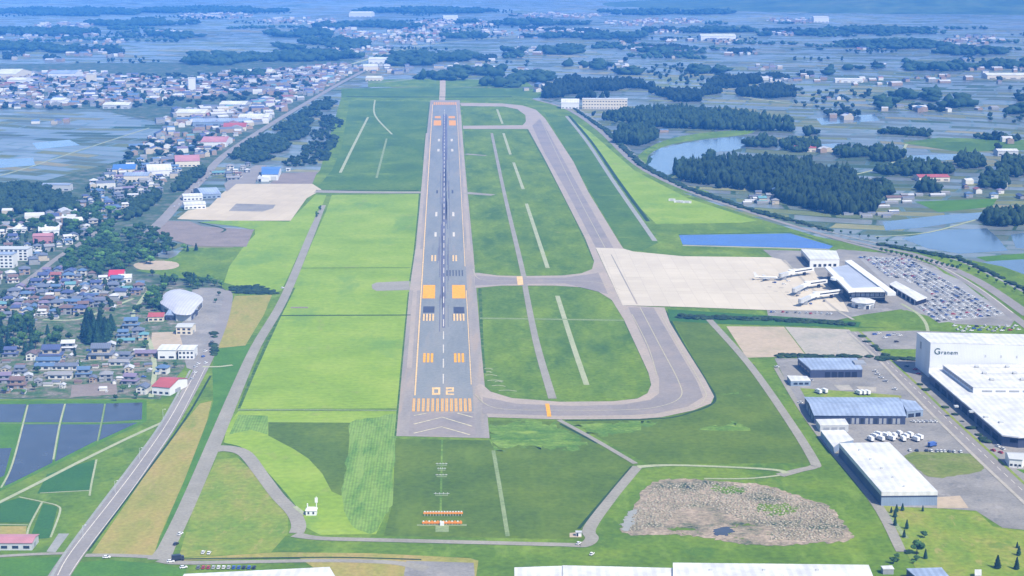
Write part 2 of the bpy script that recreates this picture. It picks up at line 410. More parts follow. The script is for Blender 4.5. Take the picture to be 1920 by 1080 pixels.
def ribbon_mb(mb, pts, w, z, n=5, dash=None):
    P = [G(p[0], p[1]) for p in pts]
    W = w if isinstance(w, (list, tuple)) else [w] * len(P)
    C = catmull(P, n) if len(P) > 2 and n > 1 else P
    k = max(1, (len(C) - 1) // max(len(P) - 1, 1))
    def wid(i):
        t = i / k; a = min(int(t), len(W) - 1); b = min(a + 1, len(W) - 1)
        return W[a] + (W[b] - W[a]) * (t - int(t))
    def norm(i):
        d = (C[min(i + 1, len(C) - 1)] - C[max(i - 1, 0)]); d.z = 0; d.normalize()
        return Vector((-d.y, d.x, 0))
    if dash:
        on, off = dash
        seg = [(C[i], C[i + 1]) for i in range(len(C) - 1)]
        s, pos = 0.0, 0.0
        L = [0]
        for a, b in seg: L.append(L[-1] + (b - a).length)
        def at(d):
            for i in range(len(seg)):
                if d <= L[i + 1]:
                    t = (d - L[i]) / max(L[i + 1] - L[i], 1e-6); return seg[i][0].lerp(seg[i][1], t)
            return C[-1]
        d = 0.0
        while d < L[-1] - 0.5:
            a, b = at(d), at(min(d + on, L[-1])); t = (b - a)
            if t.length > 0.2:
                t.normalize(); nn = Vector((-t.y, t.x, 0)) * (W[0] / 2)
                mb.face([(p.x, p.y, z) for p in (a + nn, a - nn, b - nn, b + nn)])
            d += on + off
        return
    vs, fs = [], []
    for i, c in enumerate(C):
        nn = norm(i) * (wid(i) / 2)
        vs += [(c.x + nn.x, c.y + nn.y, z), (c.x - nn.x, c.y - nn.y, z)]
        if i: fs.append((2 * i - 2, 2 * i - 1, 2 * i + 1, 2 * i))
    mb.mesh(vs, fs)

def road(name, pts, w, m, layer, n=5, dash=None, kind='structure'):
    mb = MB()
    ribbon_mb(mb, pts, w, zlay(layer), n, dash)
    if 'road' in name or 'lane' in name and 'line' not in name:
        ROADS.append(([G(*p) for p in pts], (max(w) if isinstance(w, list) else w)))
    return tag(mb.build(name, M[m]), kind=kind)

mb = MB(); NX, NY = 24, 24
vs = [(-15000 + 30000 * i / NX, -900 + 25000 * j / NY, 0) for j in range(NY + 1) for i in range(NX + 1)]
mb.mesh(vs, [(j * (NX + 1) + i, j * (NX + 1) + i + 1, (j + 1) * (NX + 1) + i + 1, (j + 1) * (NX + 1) + i) for j in range(NY) for i in range(NX)])
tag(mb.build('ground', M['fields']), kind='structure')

# low hills far away (top right and along the far edge)
def hill(px, py, rx, ry, h, seed):
    c = G(px, py); r = random.Random(seed)
    vs, fs = [], []; n = 26
    ph = [r.uniform(0, 6.28) for _ in range(6)]
    for j in range(n + 1):
        for i in range(n + 1):
            u, v = i / n * 2 - 1, j / n * 2 - 1
            d = max(0.0, 1 - math.sqrt(u * u + v * v))
            e = (d * d * (3 - 2 * d)) * (1 + 0.25 * math.sin(5 * u + ph[0]) * math.cos(4 * v + ph[1]) + 0.18 * math.sin(9 * u + ph[2] + 6 * v))
            vs.append((c.x + u * rx, c.y + v * ry, -0.5 + max(0, e) * h))
    for j in range(n):
        for i in range(n): fs.append((j * (n + 1) + i, j * (n + 1) + i + 1, (j + 1) * (n + 1) + i + 1, (j + 1) * (n + 1) + i))
    m = MB(); m.mesh(vs, fs)
    tag(m.build('hill', M['hill'], smooth=True), kind='structure')
hill(1930, 8, 2600, 1700, 170, 1)

# ---- large grounds
sheet('grassland', [(640, 182), (800, 178), (990, 182), (1060, 202), (1130, 248), (1195, 313), (1285, 363), (1400, 403), (1530, 443), (1640, 466), (1760, 480), (1990, 560), (1990, 1110), (-90, 1110), (-90, 748), (300, 748), (400, 560), (430, 470), (560, 360), (600, 320), (620, 250)], 'grass_mid', 1)
sheet('town_ground', [(-80, 745), (300, 745), (345, 690), (405, 575), (425, 545), (400, 525), (300, 520), (270, 440), (330, 380), (420, 300), (500, 245), (600, 180), (700, 128), (640, 105), (420, 118), (150, 118), (-40, 122), (-40, 205), (180, 205), (300, 230), (330, 262), (230, 300), (60, 345), (-60, 345)], 'town', 2)
sheet('village_ground', [(-80, 746), (298, 746), (345, 690), (405, 575), (425, 548), (280, 535), (120, 500), (60, 530), (-80, 585)], 'village', 3)
sheet('lawn', [(622, 366), (785, 364), (779, 467), (769, 540), (758, 660), (747, 766), (447, 767), (478, 690), (520, 600), (550, 540), (585, 455), (612, 395)], 'grass_bright', 3)
sheet('lawn', [(478, 428), (500, 415), (540, 418), (592, 365), (612, 366), (600, 395), (572, 450), (528, 545), (500, 552), (420, 530), (430, 500), (455, 465), (478, 440)], 'grass_bright', 3)
sheet('lawn', [(372, 417), (420, 413), (548, 416), (575, 420), (570, 430), (470, 430), (440, 424)], 'grass_bright', 4)
sheet('lawn', [(425, 800), (447, 771), (744, 771), (741, 830), (735, 940), (705, 1002), (600, 1003), (565, 985), (555, 950), (500, 885), (455, 840), (420, 830)], 'grass_bright', 3)
sheet('unmown_grass', [(503, 792), (657, 793), (652, 870), (640, 930), (622, 922), (604, 888), (578, 860), (552, 843), (503, 817)], 'grass_dark', 4)
sheet('mown_swath', [(657, 792), (700, 784), (743, 778), (741, 820), (738, 880), (735, 940), (722, 965), (700, 1000), (660, 985), (640, 930), (648, 880), (654, 830)], 'grass_swath', 4, 1, rag=3)
sheet('mown_swath', [(447, 778), (502, 780), (502, 815), (470, 806), (430, 815)], 'grass_swath', 4)
sheet('grass_field', [(742, 823), (918, 826), (918, 789), (1050, 789), (1188, 872), (1098, 1012), (720, 1004), (737, 940)], 'grass_dark', 3)
sheet('grass_field', [(1070, 791), (1240, 787), (1335, 758), (1341, 740), (1252, 585), (1338, 603), (1410, 690), (1484, 790), (1520, 868), (1215, 871)], 'grass_dark', 3)
sheet('clover_patch', [(925, 798), (1000, 793), (1060, 802), (1100, 832), (1060, 845), (990, 838), (930, 842)], 'clover', 4, 4, rag=14)
sheet('clover_patch', [(1310, 778), (1345, 745), (1400, 742), (1440, 770), (1420, 800), (1360, 795), (1300, 805)], 'clover', 4, 4, rag=14)
sheet('clover_patch', [(1085, 795), (1200, 792), (1230, 800), (1130, 815)], 'clover', 4, 4, rag=14)
sheet('infield', [(868, 199), (945, 200), (970, 205), (985, 216), (986, 228), (980, 235), (868, 235)], 'grass_plot', 3)
sheet('infield', [(870, 243), (990, 243), (1022, 300), (1097, 447), (1115, 490), (1113, 502), (1090, 512), (1053, 516), (980, 517), (933, 516), (897, 511), (888, 480), (873, 300)], 'grass_plot', 3)
sheet('infield', [(897, 541), (940, 537), (1040, 537), (1087, 540), (1120, 547), (1147, 564), (1172, 600), (1220, 700), (1222, 722), (1213, 738), (1167, 751), (1083, 754), (983, 751), (933, 742), (908, 725), (903, 650)], 'grass_plot', 3)
sheet('grass_field', [(655, 190), (805, 190), (790, 355), (592, 355), (622, 320), (640, 280)], 'grass_far', 3)
sheet('grass_field', [(1020, 210), (1062, 220), (1234, 455), (1205, 470), (1172, 470), (1105, 358), (1050, 262)], 'grass_far', 3)
sheet('grass_field', [(1075, 225), (1110, 250), (1190, 320), (1290, 372), (1420, 414), (1390, 418), (1230, 420), (1180, 370)], 'grass_bright', 3)
sheet('grass_field', [(1215, 425), (1400, 422), (1490, 434), (1270, 438), (1240, 440)], 'grass_mid', 4)
sheet('verge', [(405, 862), (445, 858), (480, 890), (515, 930), (540, 965), (540, 1000), (508, 1036), (335, 1046), (360, 960)], 'grass_yellow', 3)
sheet('verge', [(397, 752), (375, 757), (343, 795), (280, 880), (172, 1038), (288, 1042), (300, 1005), (346, 900), (388, 790)], 'grass_tan', 3)
sheet('verge', [(440, 555), (510, 553), (495, 590), (460, 648), (408, 653), (420, 610)], 'grass_tan', 3)
sheet('verge', [(400, 752), (388, 795), (350, 890), (302, 1005), (290, 1040), (302, 1040), (397, 835), (432, 752), (470, 645), (405, 655), (398, 690)], 'paddy_green', 2)
sheet('verge', [(545, 1020), (900, 1026), (1098, 1034), (1140, 1030), (1165, 1060), (905, 1064), (880, 1046), (520, 1034)], 'grass_mid', 4)
sheet('verge', [(335, 1048), (520, 1036), (700, 1038), (880, 1047), (897, 1052), (890, 1100), (640, 1100), (560, 1046), (340, 1052)], 'grass_tan', 5)
sheet('wasteland', [(1650, 948), (1780, 957), (1835, 962), (1862, 988), (1990, 1005), (1990, 1110), (1745, 1110), (1702, 1042)], 'grass_yellow', 3)
sheet('marsh', [(1225, 905), (1330, 901), (1440, 912), (1500, 932), (1555, 950), (1585, 985), (1592, 1012), (1520, 1020), (1400, 1021), (1290, 1004), (1172, 1000), (1182, 965)], 'marsh', 4, 4, rag=5)
sheet('marsh_grass', [(1372, 986), (1400, 984), (1436, 996), (1432, 1006), (1392, 1012), (1370, 1002)], 'grass_dark', 5, 4, rag=9)
sheet('marsh_grass', [(1255, 994), (1290, 988), (1318, 998), (1300, 1004)], 'grass_mid', 5, 4, rag=9)
sheet('marsh_grass', [(1340, 912), (1385, 912), (1400, 922), (1360, 926)], 'grass_mid', 5, 4, rag=9)
sheet('marsh_grass', [(1420, 950), (1470, 944), (1496, 958), (1450, 968)], 'grass_mid', 5, 4, rag=9)
sheet('marsh_water', [(1338, 994), (1360, 988), (1372, 994), (1362, 1004), (1342, 1002)], 'paddy_water', 6, 4, rag=5)
sheet('marsh_water', [(1165, 985), (1180, 960), (1192, 955), (1190, 975), (1176, 998)], 'drain', 5, 4, rag=5)
sheet('lawn', [(1622, 590), (1700, 582), (1790, 607), (1760, 618), (1610, 613)], 'grass_mid', 5)
sheet('grass_field', [(640, 166), (820, 163), (1000, 166), (1045, 182), (990, 184), (640, 184)], 'grass_far', 1.5)
sheet('grass_field', [(690, 150), (830, 147), (985, 152), (1000, 163), (690, 163)], 'grass_mid', 1.5)
sheet('dark_verge', [(1252, 580), (1440, 592), (1600, 603), (1730, 616), (1600, 614), (1360, 608), (1255, 602)], 'paddy_deep', 5)

# ---- paved and bare grounds
sheet('industrial_yard', [(1452, 672), (1560, 672), (1632, 668), (1602, 622), (1720, 620), (1990, 632), (1990, 1000), (1880, 990), (1830, 958), (1757, 953), (1655, 950), (1555, 830), (1500, 765)], 'yard', 3)
sheet('bare_land', [(1362, 612), (1470, 613), (1512, 668), (1400, 671)], 'bare', 4)
sheet('bare_land', [(1472, 613), (1592, 618), (1634, 668), (1514, 668)], 'bare_grey', 4)
sheet('car_park', [(1606, 480), (1700, 484), (1800, 525), (1886, 592), (1760, 606), (1690, 560)], 'car_park', 6)
sheet('terminal_yard', [(1425, 464), (1500, 464), (1580, 468), (1700, 478), (1800, 518), (1905, 596), (1895, 612), (1740, 606), (1690, 580), (1620, 590), (1560, 602), (1440, 593), (1438, 582), (1480, 503), (1447, 482)], 'yard', 4)
sheet('grass_island', [(1738, 488), (1790, 502), (1850, 545), (1905, 590), (1870, 572), (1800, 535)], 'grass_mid', 5)
sheet('grass_island', [(1640, 655), (1718, 655), (1716, 672), (1660, 672)], 'grass_mid', 5)
sheet('grass_island', [(1700, 852), (1790, 850), (1830, 855), (1845, 880), (1790, 893), (1740, 893)], 'grass_olive', 5, 2, rag=3)
sheet('grass_island', [(1500, 728), (1600, 735), (1690, 742), (1690, 746), (1510, 745)], 'grass_yellow', 5)
sheet('grass_island', [(1905, 880), (1990, 885), (1990, 925)], 'paddy_green', 5)
sheet('tan_pad', [(1757, 933), (1800, 930), (1816, 953), (1757, 954)], 'bare', 6)
sheet('tan_pad', [(1563, 722), (1592, 722), (1600, 732), (1575, 733)], 'bare_grey', 6)
sheet('tan_pad', [(1605, 725), (1643, 726), (1643, 736), (1618, 737)], 'bare_grey', 6)
sheet('car_park_ground', [(762, 1052), (888, 1056), (893, 1110), (752, 1110)], 'yard', 6)
sheet('gravel_yard', [(285, 624), (340, 622), (350, 655), (282, 656)], 'bare', 5)
sheet('gym_yard', [(360, 545), (395, 540), (420, 543), (432, 556), (425, 590), (405, 640), (380, 690), (350, 690), (345, 655), (335, 610), (360, 590)], 'yard', 5, 2)
sheet('sports_ground', [(250, 497), (268, 491), (300, 489), (330, 492), (335, 500), (312, 506), (265, 506)], 'bare', 5, 3)
sheet('playing_field', [(255, 508), (330, 480), (345, 465), (455, 465), (430, 500), (420, 525), (340, 522)], 'grass_mid', 4)
sheet('ploughed_field', [(135, 722), (218, 718), (220, 740), (132, 745)], 'brown', 5)
road('field_line', [(372, 417), (420, 429), (415, 436)], 3, 'ditch', 7)
sheet('ploughed_field', [(287, 440), (312, 414), (355, 415), (378, 424), (476, 431), (462, 463), (365, 462)], 'brown', 5)
sheet('drill_yard', [(505, 345), (530, 325), (595, 322), (585, 346)], 'brown', 5)
sheet('heliport_apron', [(332, 411), (352, 395), (392, 388), (413, 366), (420, 360), (443, 345), (586, 345), (603, 356), (575, 372), (545, 414), (420, 414)], 'apron_tan', 5)
sheet('asphalt_patch', [(429, 396), (443, 382), (517, 384), (512, 391), (492, 397)], 'yard', 6)
sheet('asphalt_patch', [(420, 345), (440, 330), (480, 310), (500, 310), (478, 345), (443, 345), (425, 360)], 'road', 6)
sheet('grey_pad', [(110, 1001), (130, 1001), (104, 1036), (87, 1035)], 'drain', 5)

# ---- paddies at bottom left and on the right
for q in ([(-40, 758), (50, 758), (40, 792), (-40, 792)], [(54, 758), (121, 757), (112, 792), (45, 792)], [(124, 757), (195, 757), (189, 792), (116, 792)], [(199, 757), (267, 755), (266, 787), (193, 792)],
          [(44, 796), (111, 796), (98, 868), (22, 906), (8, 912)], [(115, 796), (188, 796), (182, 826), (103, 866)], [(192, 796), (258, 793), (186, 826)], [(-40, 843), (22, 840), (8, 892), (-40, 915)]):
    sheet('rice_paddy', q, 'paddy_water', 4)
sheet('levee_grass', [(-60, 752), (275, 750), (275, 790), (180, 835), (20, 912), (-60, 950)], 'paddy_green', 3)
sheet('rice_field', [(-40, 796), (38, 796), (24, 836), (-40, 838)], 'paddy_green', 4)
sheet('rice_field', [(88, 890), (178, 862), (170, 919), (70, 926)], 'paddy_deep', 4)
sheet('rice_field', [(-40, 955), (35, 934), (76, 943), (58, 980), (-40, 980)], 'paddy_deep', 4)
sheet('rice_field', [(81, 945), (108, 951), (94, 1009), (55, 1012)], 'paddy_deep', 4)
sheet('rice_field', [(-40, 987), (50, 987), (48, 1005), (-40, 1010)], 'grass_tan', 4)
sheet('rice_field', [(-40, 1048), (112, 1045), (96, 1100), (-40, 1100)], 'paddy_green', 4)
sheet('rice_field', [(150, 1055), (200, 1050), (300, 1058), (350, 1068), (340, 1100), (120, 1100)], 'paddy_green', 4)
for q in ([(1655, 416), (1760, 404), (1842, 398), (1845, 410), (1720, 428), (1660, 432)], [(1690, 447), (1760, 432), (1850, 428), (1870, 445), (1890, 470), (1800, 476), (1740, 466)],
          [(1842, 492), (1930, 482), (1990, 490), (1990, 530), (1900, 520)], [(1895, 440), (1990, 428), (1990, 470), (1905, 465)],
          [(1500, 272), (1590, 268), (1600, 280), (1512, 285)], [(1700, 292), (1840, 287), (1850, 297), (1706, 303)], [(1530, 222), (1640, 214), (1650, 226), (1540, 234)], [(-40, 300), (62, 296), (66, 310), (-40, 318)], [(60, 268), (130, 262), (150, 272), (70, 280)]):
    sheet('rice_paddy', q, 'pond_water', 1.5)
sheet('green_bank', [(1635, 470), (1700, 475), (1800, 500), (1925, 560), (1990, 590), (1990, 540), (1880, 500), (1780, 480), (1690, 462)], 'grass_mid', 3)
sheet('rice_field', [(1715, 378), (1870, 372), (1860, 388), (1760, 398)], 'paddy_green', 1.6)
sheet('rice_field', [(1830, 482), (1990, 470), (1990, 482), (1850, 490)], 'paddy_green', 1.6)
sheet('rice_field', [(1690, 268), (1760, 258), (1920, 262), (1990, 280), (1800, 285)], 'grass_far', 1.2)
sheet('dry_bank', [(1198, 290), (1250, 262), (1330, 248), (1410, 244), (1400, 252), (1330, 260), (1262, 270), (1215, 292), (1222, 325), (1250, 340), (1330, 360), (1285, 362), (1200, 315)], 'grass_mid', 2, 3)
sheet('pond', [(1222, 292), (1240, 279), (1300, 267), (1390, 256), (1398, 276), (1332, 290), (1292, 306), (1262, 324), (1240, 330), (1222, 318)], 'pond_water', 3, 3, rag=5)
road('pond_bank', [(1222, 292), (1216, 318), (1238, 334), (1266, 326), (1296, 308), (1335, 292)], 9, 'ditch', 2.5)
sheet('basin_bank', [(1255, 436), (1490, 432), (1585, 463), (1560, 472), (1265, 464)], 'grass_mid', 5)
sheet('reservoir', [(1273, 441), (1482, 438), (1562, 462), (1555, 467), (1280, 459)], 'pool_water', 6)
road('basin_edge', [(1280, 460.5), (1410, 464), (1556, 468)], 5, 'bare_grey', 6.5)
road('basin_edge', [(1272, 440), (1380, 438), (1482, 437), (1563, 461)], 5, 'edge_grass', 6.5)

# ---- runway and taxiways
def rl(t): return (775 + 35 * t, 745 - 550 * t)     # left edge line, t = 0 near .. 1 far
def edge(y):
    t = (745 - y) / 550.0
    return 775 + 35 * t, 887 - 30 * t
def RX(y, u):
    a, b = edge(y); return a + (b - a) * (u + 1) / 2
sheet('runway_shoulder', [(743, 818), (918, 822), (903, 660), (887, 467), (871, 300), (862, 188), (807, 188), (795, 300), (779, 467), (768, 540), (757, 660)], 'shoulder', 5)
sheet('runway', [(RX(770, -1), 772), (RX(770, 1), 772), (RX(196, 1), 194), (RX(196, -1), 194)], 'runway', 6)
sheet('blast_pad', [(770, 774), (889, 775), (892, 818), (766, 816)], 'taxiway', 6)
TX = [(862, 193), (940, 194), (980, 198), (1005, 206), (1022, 222), (1048, 262), (1075, 303), (1103, 360), (1163, 458), (1170, 468), (1117, 467), (1167, 573), (1246, 577), (1256, 605), (1280, 645), (1322, 712), (1339, 744), (1333, 757), (1300, 770), (1240, 783), (1200, 786), (1050, 787), (915, 783), (893, 725), (899, 720),
      (905, 722), (920, 735), (960, 747), (1050, 754), (1150, 753), (1195, 748), (1214, 738), (1221, 722), (1216, 700), (1170, 600), (1147, 563), (1120, 546), (1087, 539), (1040, 536), (940, 536), (897, 540), (890, 540), (888, 512), (897, 512), (933, 517), (980, 518), (1053, 517), (1090, 513), (1110, 505), (1114, 490), (1097, 447), (1022, 300), (990, 242), (868, 242), (868, 236), (980, 235), (986, 228), (985, 216), (970, 205), (945, 200), (865, 199)]
sheet('taxiway', TX, 'taxi_edge', 7)
def band(a, b, m, layer, name='taxiway'):
    sheet(name, a + b[::-1], m, layer)
band([(1013, 222), (1040, 270), (1090, 360), (1150, 465)], [(998, 236), (1020, 285), (1063, 360), (1118, 466)], 'taxiway', 8)
band([(1225, 577), (1262, 640), (1308, 718), (1318, 745), (1290, 763), (1230, 776), (1180, 779), (1050, 780), (905, 776)], [(1178, 577), (1212, 650), (1236, 710), (1236, 738), (1220, 750), (1170, 759), (1080, 762), (970, 758), (905, 745)], 'taxiway', 8)
band([(890, 517), (960, 521), (1060, 521), (1122, 512)], [(890, 536), (960, 533), (1060, 532), (1140, 552)], 'taxiway', 8)
sheet('apron', [(1117, 465), (1170, 467), (1187, 472), (1280, 481), (1447, 483), (1465, 487), (1482, 503), (1527, 508), (1530, 515), (1578, 560), (1592, 586), (1577, 584), (1440, 582), (1280, 576), (1167, 573)], 'apron', 9)
sheet('apron_joint', [(1145, 478), (1147, 478), (1196, 571), (1193, 571)], 'shoulder', 10)
sheet('taxi_stub', [(697, 534), (706, 530), (768, 527), (768, 544), (706, 546), (698, 542)], 'service', 6)
sheet('worn_shoulder', [(768, 545), (779, 467), (795, 467), (790, 545)], 'taxi_edge', 5.5)

def mark(quads, m, name='runway_marking', layer=8):
    mb = MB(); z = zlay(layer)
    for q in quads: mb.cap([(*G(*p).xy, z) for p in q])
    return tag(mb.build(name, M[m]), kind='structure')
def rq(u0, u1, y0, y1): return [(RX(y1, u0), y1), (RX(y1, u1), y1), (RX(y0, u1), y0), (RX(y0, u0), y0)]
def rx_u(x, y):
    a, b = edge(y); return (x - a) / (b - a) * 2 - 1
def pq(x0, x1, y0, y1):      # rectangle along the runway given by the pixels of its near end
    return rq(rx_u(x0, y1), rx_u(x1, y1), y0, y1)
ru = []
ru.append(rq(-0.12, 0.20, 215, 300)); ru.append(rq(-0.10, 0.14, 300, 420)); ru.append(rq(-0.13, 0.08, 420, 560)); ru.append(rq(-0.06, 0.06, 560, 615))
for k in range(26):
    u = rng.choice([-1, 1]) * rng.uniform(.06, .30); ya = rng.uniform(235, 600); ru.append(rq(u, u + rng.uniform(.015, .035), ya, ya + rng.uniform(25, 90)))
mark(ru, 'rubber', 'tyre_marks', 7)
mark([rq(-0.975, -0.945, 196, 742), rq(-0.945, -0.925, 196, 742)], 'cream_paint')
mark([rq(0.945, 0.975, 196, 500), rq(0.945, 0.975, 545, 722)], 'cream_paint')
side = [rq(-1.30, -1.12, 250, 690), rq(1.10, 1.26, 215, 470)]
mark(side, 'taxi_edge', 'worn_strip', 5.6)
q = []
y = 720.0
u1 = y - HOR
inv = 1 / u1; stepm = 52.0 / 1.1327e6; on = 31.0 / 1.1327e6
while True:
    a = 1 / inv + HOR; b = 1 / (inv + on) + HOR
    if b < 205: break
    q.append(rq(-0.018, 0.018, b, a)); inv += stepm
mark(q, 'white_paint')
q = []
for k in range(7): q.append(pq(773.0 + 9.0 * k - 0.2, 777.5 + 9.0 * k, 748, 772))
for k in range(6): q.append(pq(835.2 + 8.8 * k, 840.2 + 8.8 * k, 748, 772))
mark(q, 'orange_paint')
mark([pq(773.0 + 9.0 * k + 1.2, 775.0 + 9.0 * k + 1.2, 748.5, 771) for k in range(7)] + [pq(836.8 + 8.8 * k, 838.8 + 8.8 * k, 748.5, 771) for k in range(6)], 'old_paint', layer=9)
q = [pq(810, 825.5, 727, 730.5), pq(810, 825.5, 737.5, 741), pq(810, 814, 730.5, 737.5), pq(821.5, 825.5, 730.5, 737.5)]
q += [pq(836, 851, 727, 729.6), pq(847.5, 851, 729.6, 732.6), pq(836, 839.5, 729.6, 731), pq(836, 851, 732.6, 735.2), pq(836, 839.5, 735.2, 738.6), pq(836, 851.5, 738.6, 741)]
mark(q, 'cream_paint')
for x0 in (793, 851.5): mark([pq(x0 + 7.2 * k, x0 + 4.6 + 7.2 * k, 663, 680) for k in range(3)], 'orange_paint')
mark([pq(792, 815.5, 535, 560), pq(848, 873, 535, 560)], 'orange_paint')
mark([pq(793, 814.5, 575, 587), pq(850.5, 871, 576, 588)], 'black_paint')
for x0 in (792.5, 850): mark([pq(x0 + 5.9 * k, x0 + 3.4 + 5.9 * k, 589, 602) for k in range(4)], 'cream_paint')
mark([pq(792.5 + 5.9 * k - 1, 792.5 + 5.9 * k, 589, 602) for k in range(4)] + [pq(850 + 5.9 * k - 1, 850 + 5.9 * k, 589, 602) for k in range(4)], 'black_paint')
mark([pq(837 + 5.8 * k, 839.2 + 5.8 * k, 507, 518) for k in range(6)], 'black_paint')
mark([pq(x, x + 3, 479, 490) for x in (808.5, 814.5, 848.5, 854)], 'cream_paint')
mark([pq(x, x + 4, y - 4, y + 4) for x, y in ((814.5, 440), (849, 440), (816, 402), (848, 402))], 'white_paint')
mark([pq(x, x + 3, y - 3, y + 3) for x, y in ((818, 360), (847, 360))], 'black_paint')
mark([pq(x, x + 4, y - 2.2, y + 2.2) for x, y in ((820, 282), (846, 282), (821, 263), (845, 263))], 'white_paint')
mark([pq(813, 827, 226, 235.5), pq(842, 855, 226, 235.5), pq(815, 826, 218, 222), pq(841, 853, 218, 222)], 'red_paint')
mark([pq(813 + 3.7 * k, 815.2 + 3.7 * k, 192, 197) for k in range(12)], 'red_paint')
for ln in ([(776, 796), (829, 783), (885, 800)], [(776, 813), (828, 801), (881, 816)], [(776, 780), (800, 775.5)], [(858, 775.5), (886, 783)]):
    road('chevron_marking', ln, 1.5, 'chevron_paint', 9, 1)
road('taxi_line', [(887, 505), (900, 524), (960, 527), (1060, 527), (1120, 530), (1165, 545)], 0.9, 'old_paint', 10)
road('taxi_line', [(1010, 215), (1035, 270), (1080, 362), (1135, 466)], 0.8, 'old_paint', 10)
road('taxi_line', [(1200, 577), (1238, 650), (1272, 715), (1276, 745), (1240, 762), (1180, 769), (1050, 770), (930, 766), (890, 740)], 0.9, 'old_paint', 10)
road('taxi_line', [(1240, 590), (1272, 648), (1316, 722), (1322, 748), (1290, 768), (1180, 781), (1050, 783), (930, 780)], 0.8, 'old_paint', 10)
road('taxi_line', [(1185, 590), (1215, 650), (1232, 705)], 0.8, 'old_paint', 10)
road('holding_line', [(1026, 758), (1030, 782)], 3.0, 'orange_paint', 11, 1)
road('holding_line', [(974, 519), (976, 535)], 6.0, 'cream_paint', 11, 1)

# ---- roads and paths
road('perimeter_road', [(607, 385), (600, 400), (583, 440), (548, 525), (522, 580), (480, 650), (442, 735), (402, 830), (350, 950), (312, 1028), (298, 1050)], [6, 7, 9, 9, 9, 9, 10, 10.5, 10, 10, 14], 'service', 6)
road('perimeter_road', [(403, 842), (430, 842), (460, 852), (490, 890), (520, 930), (550, 962), (560, 985), (556, 1000)], [16, 13, 10, 9, 9, 9, 9, 9], 'service', 7)
road('perimeter_road', [(552, 1003), (600, 1010), (700, 1013), (900, 1018), (1060, 1022), (1095, 1022), (1110, 1010), (1106, 990), (1150, 930), (1196, 875)], [9, 6, 6, 6, 6, 8, 8, 8, 7, 7], 'service', 7)
road('perimeter_road', [(1196, 876), (1260, 873), (1380, 877), (1455, 882), (1475, 888)], [6, 4, 3.6, 4, 6], 'pale_path', 8)
road('perimeter_road', [(1462, 892), (1500, 882), (1525, 876), (1526, 864), (1480, 790), (1405, 684), (1330, 600)], [8, 7, 7, 7, 6.5, 6.5, 6.5], 'service', 7)
road('perimeter_road', [(1048, 788), (1110, 822), (1192, 870)], 4, 'service', 7)
road('farm_path', [(1320, 898), (1400, 898), (1462, 892)], 2.4, 'pale_path', 7)
road('service_path', [(592, 359), (700, 361), (790, 361)], [26, 20, 18], 'service', 6)
road('service_path', [(873, 362), (925, 366)], [20, 14], 'service', 6)
road('service_path', [(873, 289), (912, 292)], [14, 8], 'service', 6)
road('service_path', [(922, 250), (945, 360), (978, 500), (985, 540), (1005, 640), (1036, 748)], [5, 5, 5.5, 5.5, 6, 6.5], 'service', 7)
for a in ([(944, 250), (957, 290)], [(963, 305), (981, 355)], [(987, 382), (1027, 503)], [(1045, 555), (1072, 640), (1100, 722)], [(932, 205), (942, 232)]):
    road('gravel_strip', a, 4.5, 'pale_path', 6)
road('gravel_strip', [(690, 220), (662, 275), (638, 324)], 4.5, 'pale_path', 6)
road('gravel_strip', [(703, 188), (703, 216), (735, 252)], 3.5, 'pale_path', 6)
road('gravel_strip', [(725, 260), (706, 334)], 3.5, 'grass_path', 6)
road('gravel_strip', [(925, 845), (938, 920), (952, 1006)], 2.6, 'grass_path', 6)
for yy in (503, 592):
    road('field_line', [(560 - (yy - 503) * 0.4, yy), (770, yy - 1)], 3.5, 'ditch' if yy == 592 else 'grass_plot', 6)
road('field_line', [(446, 769), (600, 769), (744, 770)], 2.6, 'grass_path', 6)
road('field_line', [(900, 597), (1170, 601)], 5, 'grass_path', 6)
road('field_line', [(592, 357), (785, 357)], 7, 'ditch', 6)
road('drain', [(1062, 218), (1100, 265), (1150, 340), (1228, 452)], 6, 'drain', 6)
road('drain', [(1067, 217), (1108, 265), (1160, 340), (1215, 415)], 5, 'ditch', 6)
for a in ([(990, 244), (1022, 301), (1060, 372), (1097, 448), (1115, 490)], [(900, 541), (902, 600), (904, 650), (908, 700)], [(742, 818), (757, 660), (768, 548)], [(770, 528), (779, 467), (789, 364)], [(1247, 583), (1281, 646), (1322, 712), (1340, 744), (1333, 759), (1300, 772), (1240, 785), (1060, 789)],
          [(908, 727), (935, 744), (985, 753), (1083, 756), (1167, 753), (1213, 740), (1222, 722), (1218, 700), (1172, 602)], [(897, 512), (933, 518), (1053, 518), (1092, 513)], [(794, 300), (806, 192)], [(420, 832), (455, 842), (500, 887), (553, 950), (565, 986)], [(448, 766), (480, 690), (521, 600), (551, 540)], [(1410, 683), (1484, 788), (1530, 866)]):
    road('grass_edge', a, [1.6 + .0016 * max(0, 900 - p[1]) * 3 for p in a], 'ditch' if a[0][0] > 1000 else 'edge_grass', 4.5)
for x, y, l in ((908, 692, 16), (910, 704, 22), (914, 714, 30), (922, 724, 26), (912, 698, 10), (935, 733, 34), (928, 716, 14)):
    road('bare_streak', [(x, y), (x + l * .5, y - 1), (x + l, y + 1)], 1.6, 'pale_path', 6)
road('worn_patch', [(545, 577), (578, 577)], 6, 'brown', 6)
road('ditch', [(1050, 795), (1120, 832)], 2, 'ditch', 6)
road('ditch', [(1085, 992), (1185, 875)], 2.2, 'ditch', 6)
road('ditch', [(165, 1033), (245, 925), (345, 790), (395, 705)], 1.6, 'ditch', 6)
road('ditch', [(340, 1049), (500, 1047), (640, 1046), (790, 1050)], 1.8, 'ditch', 7)
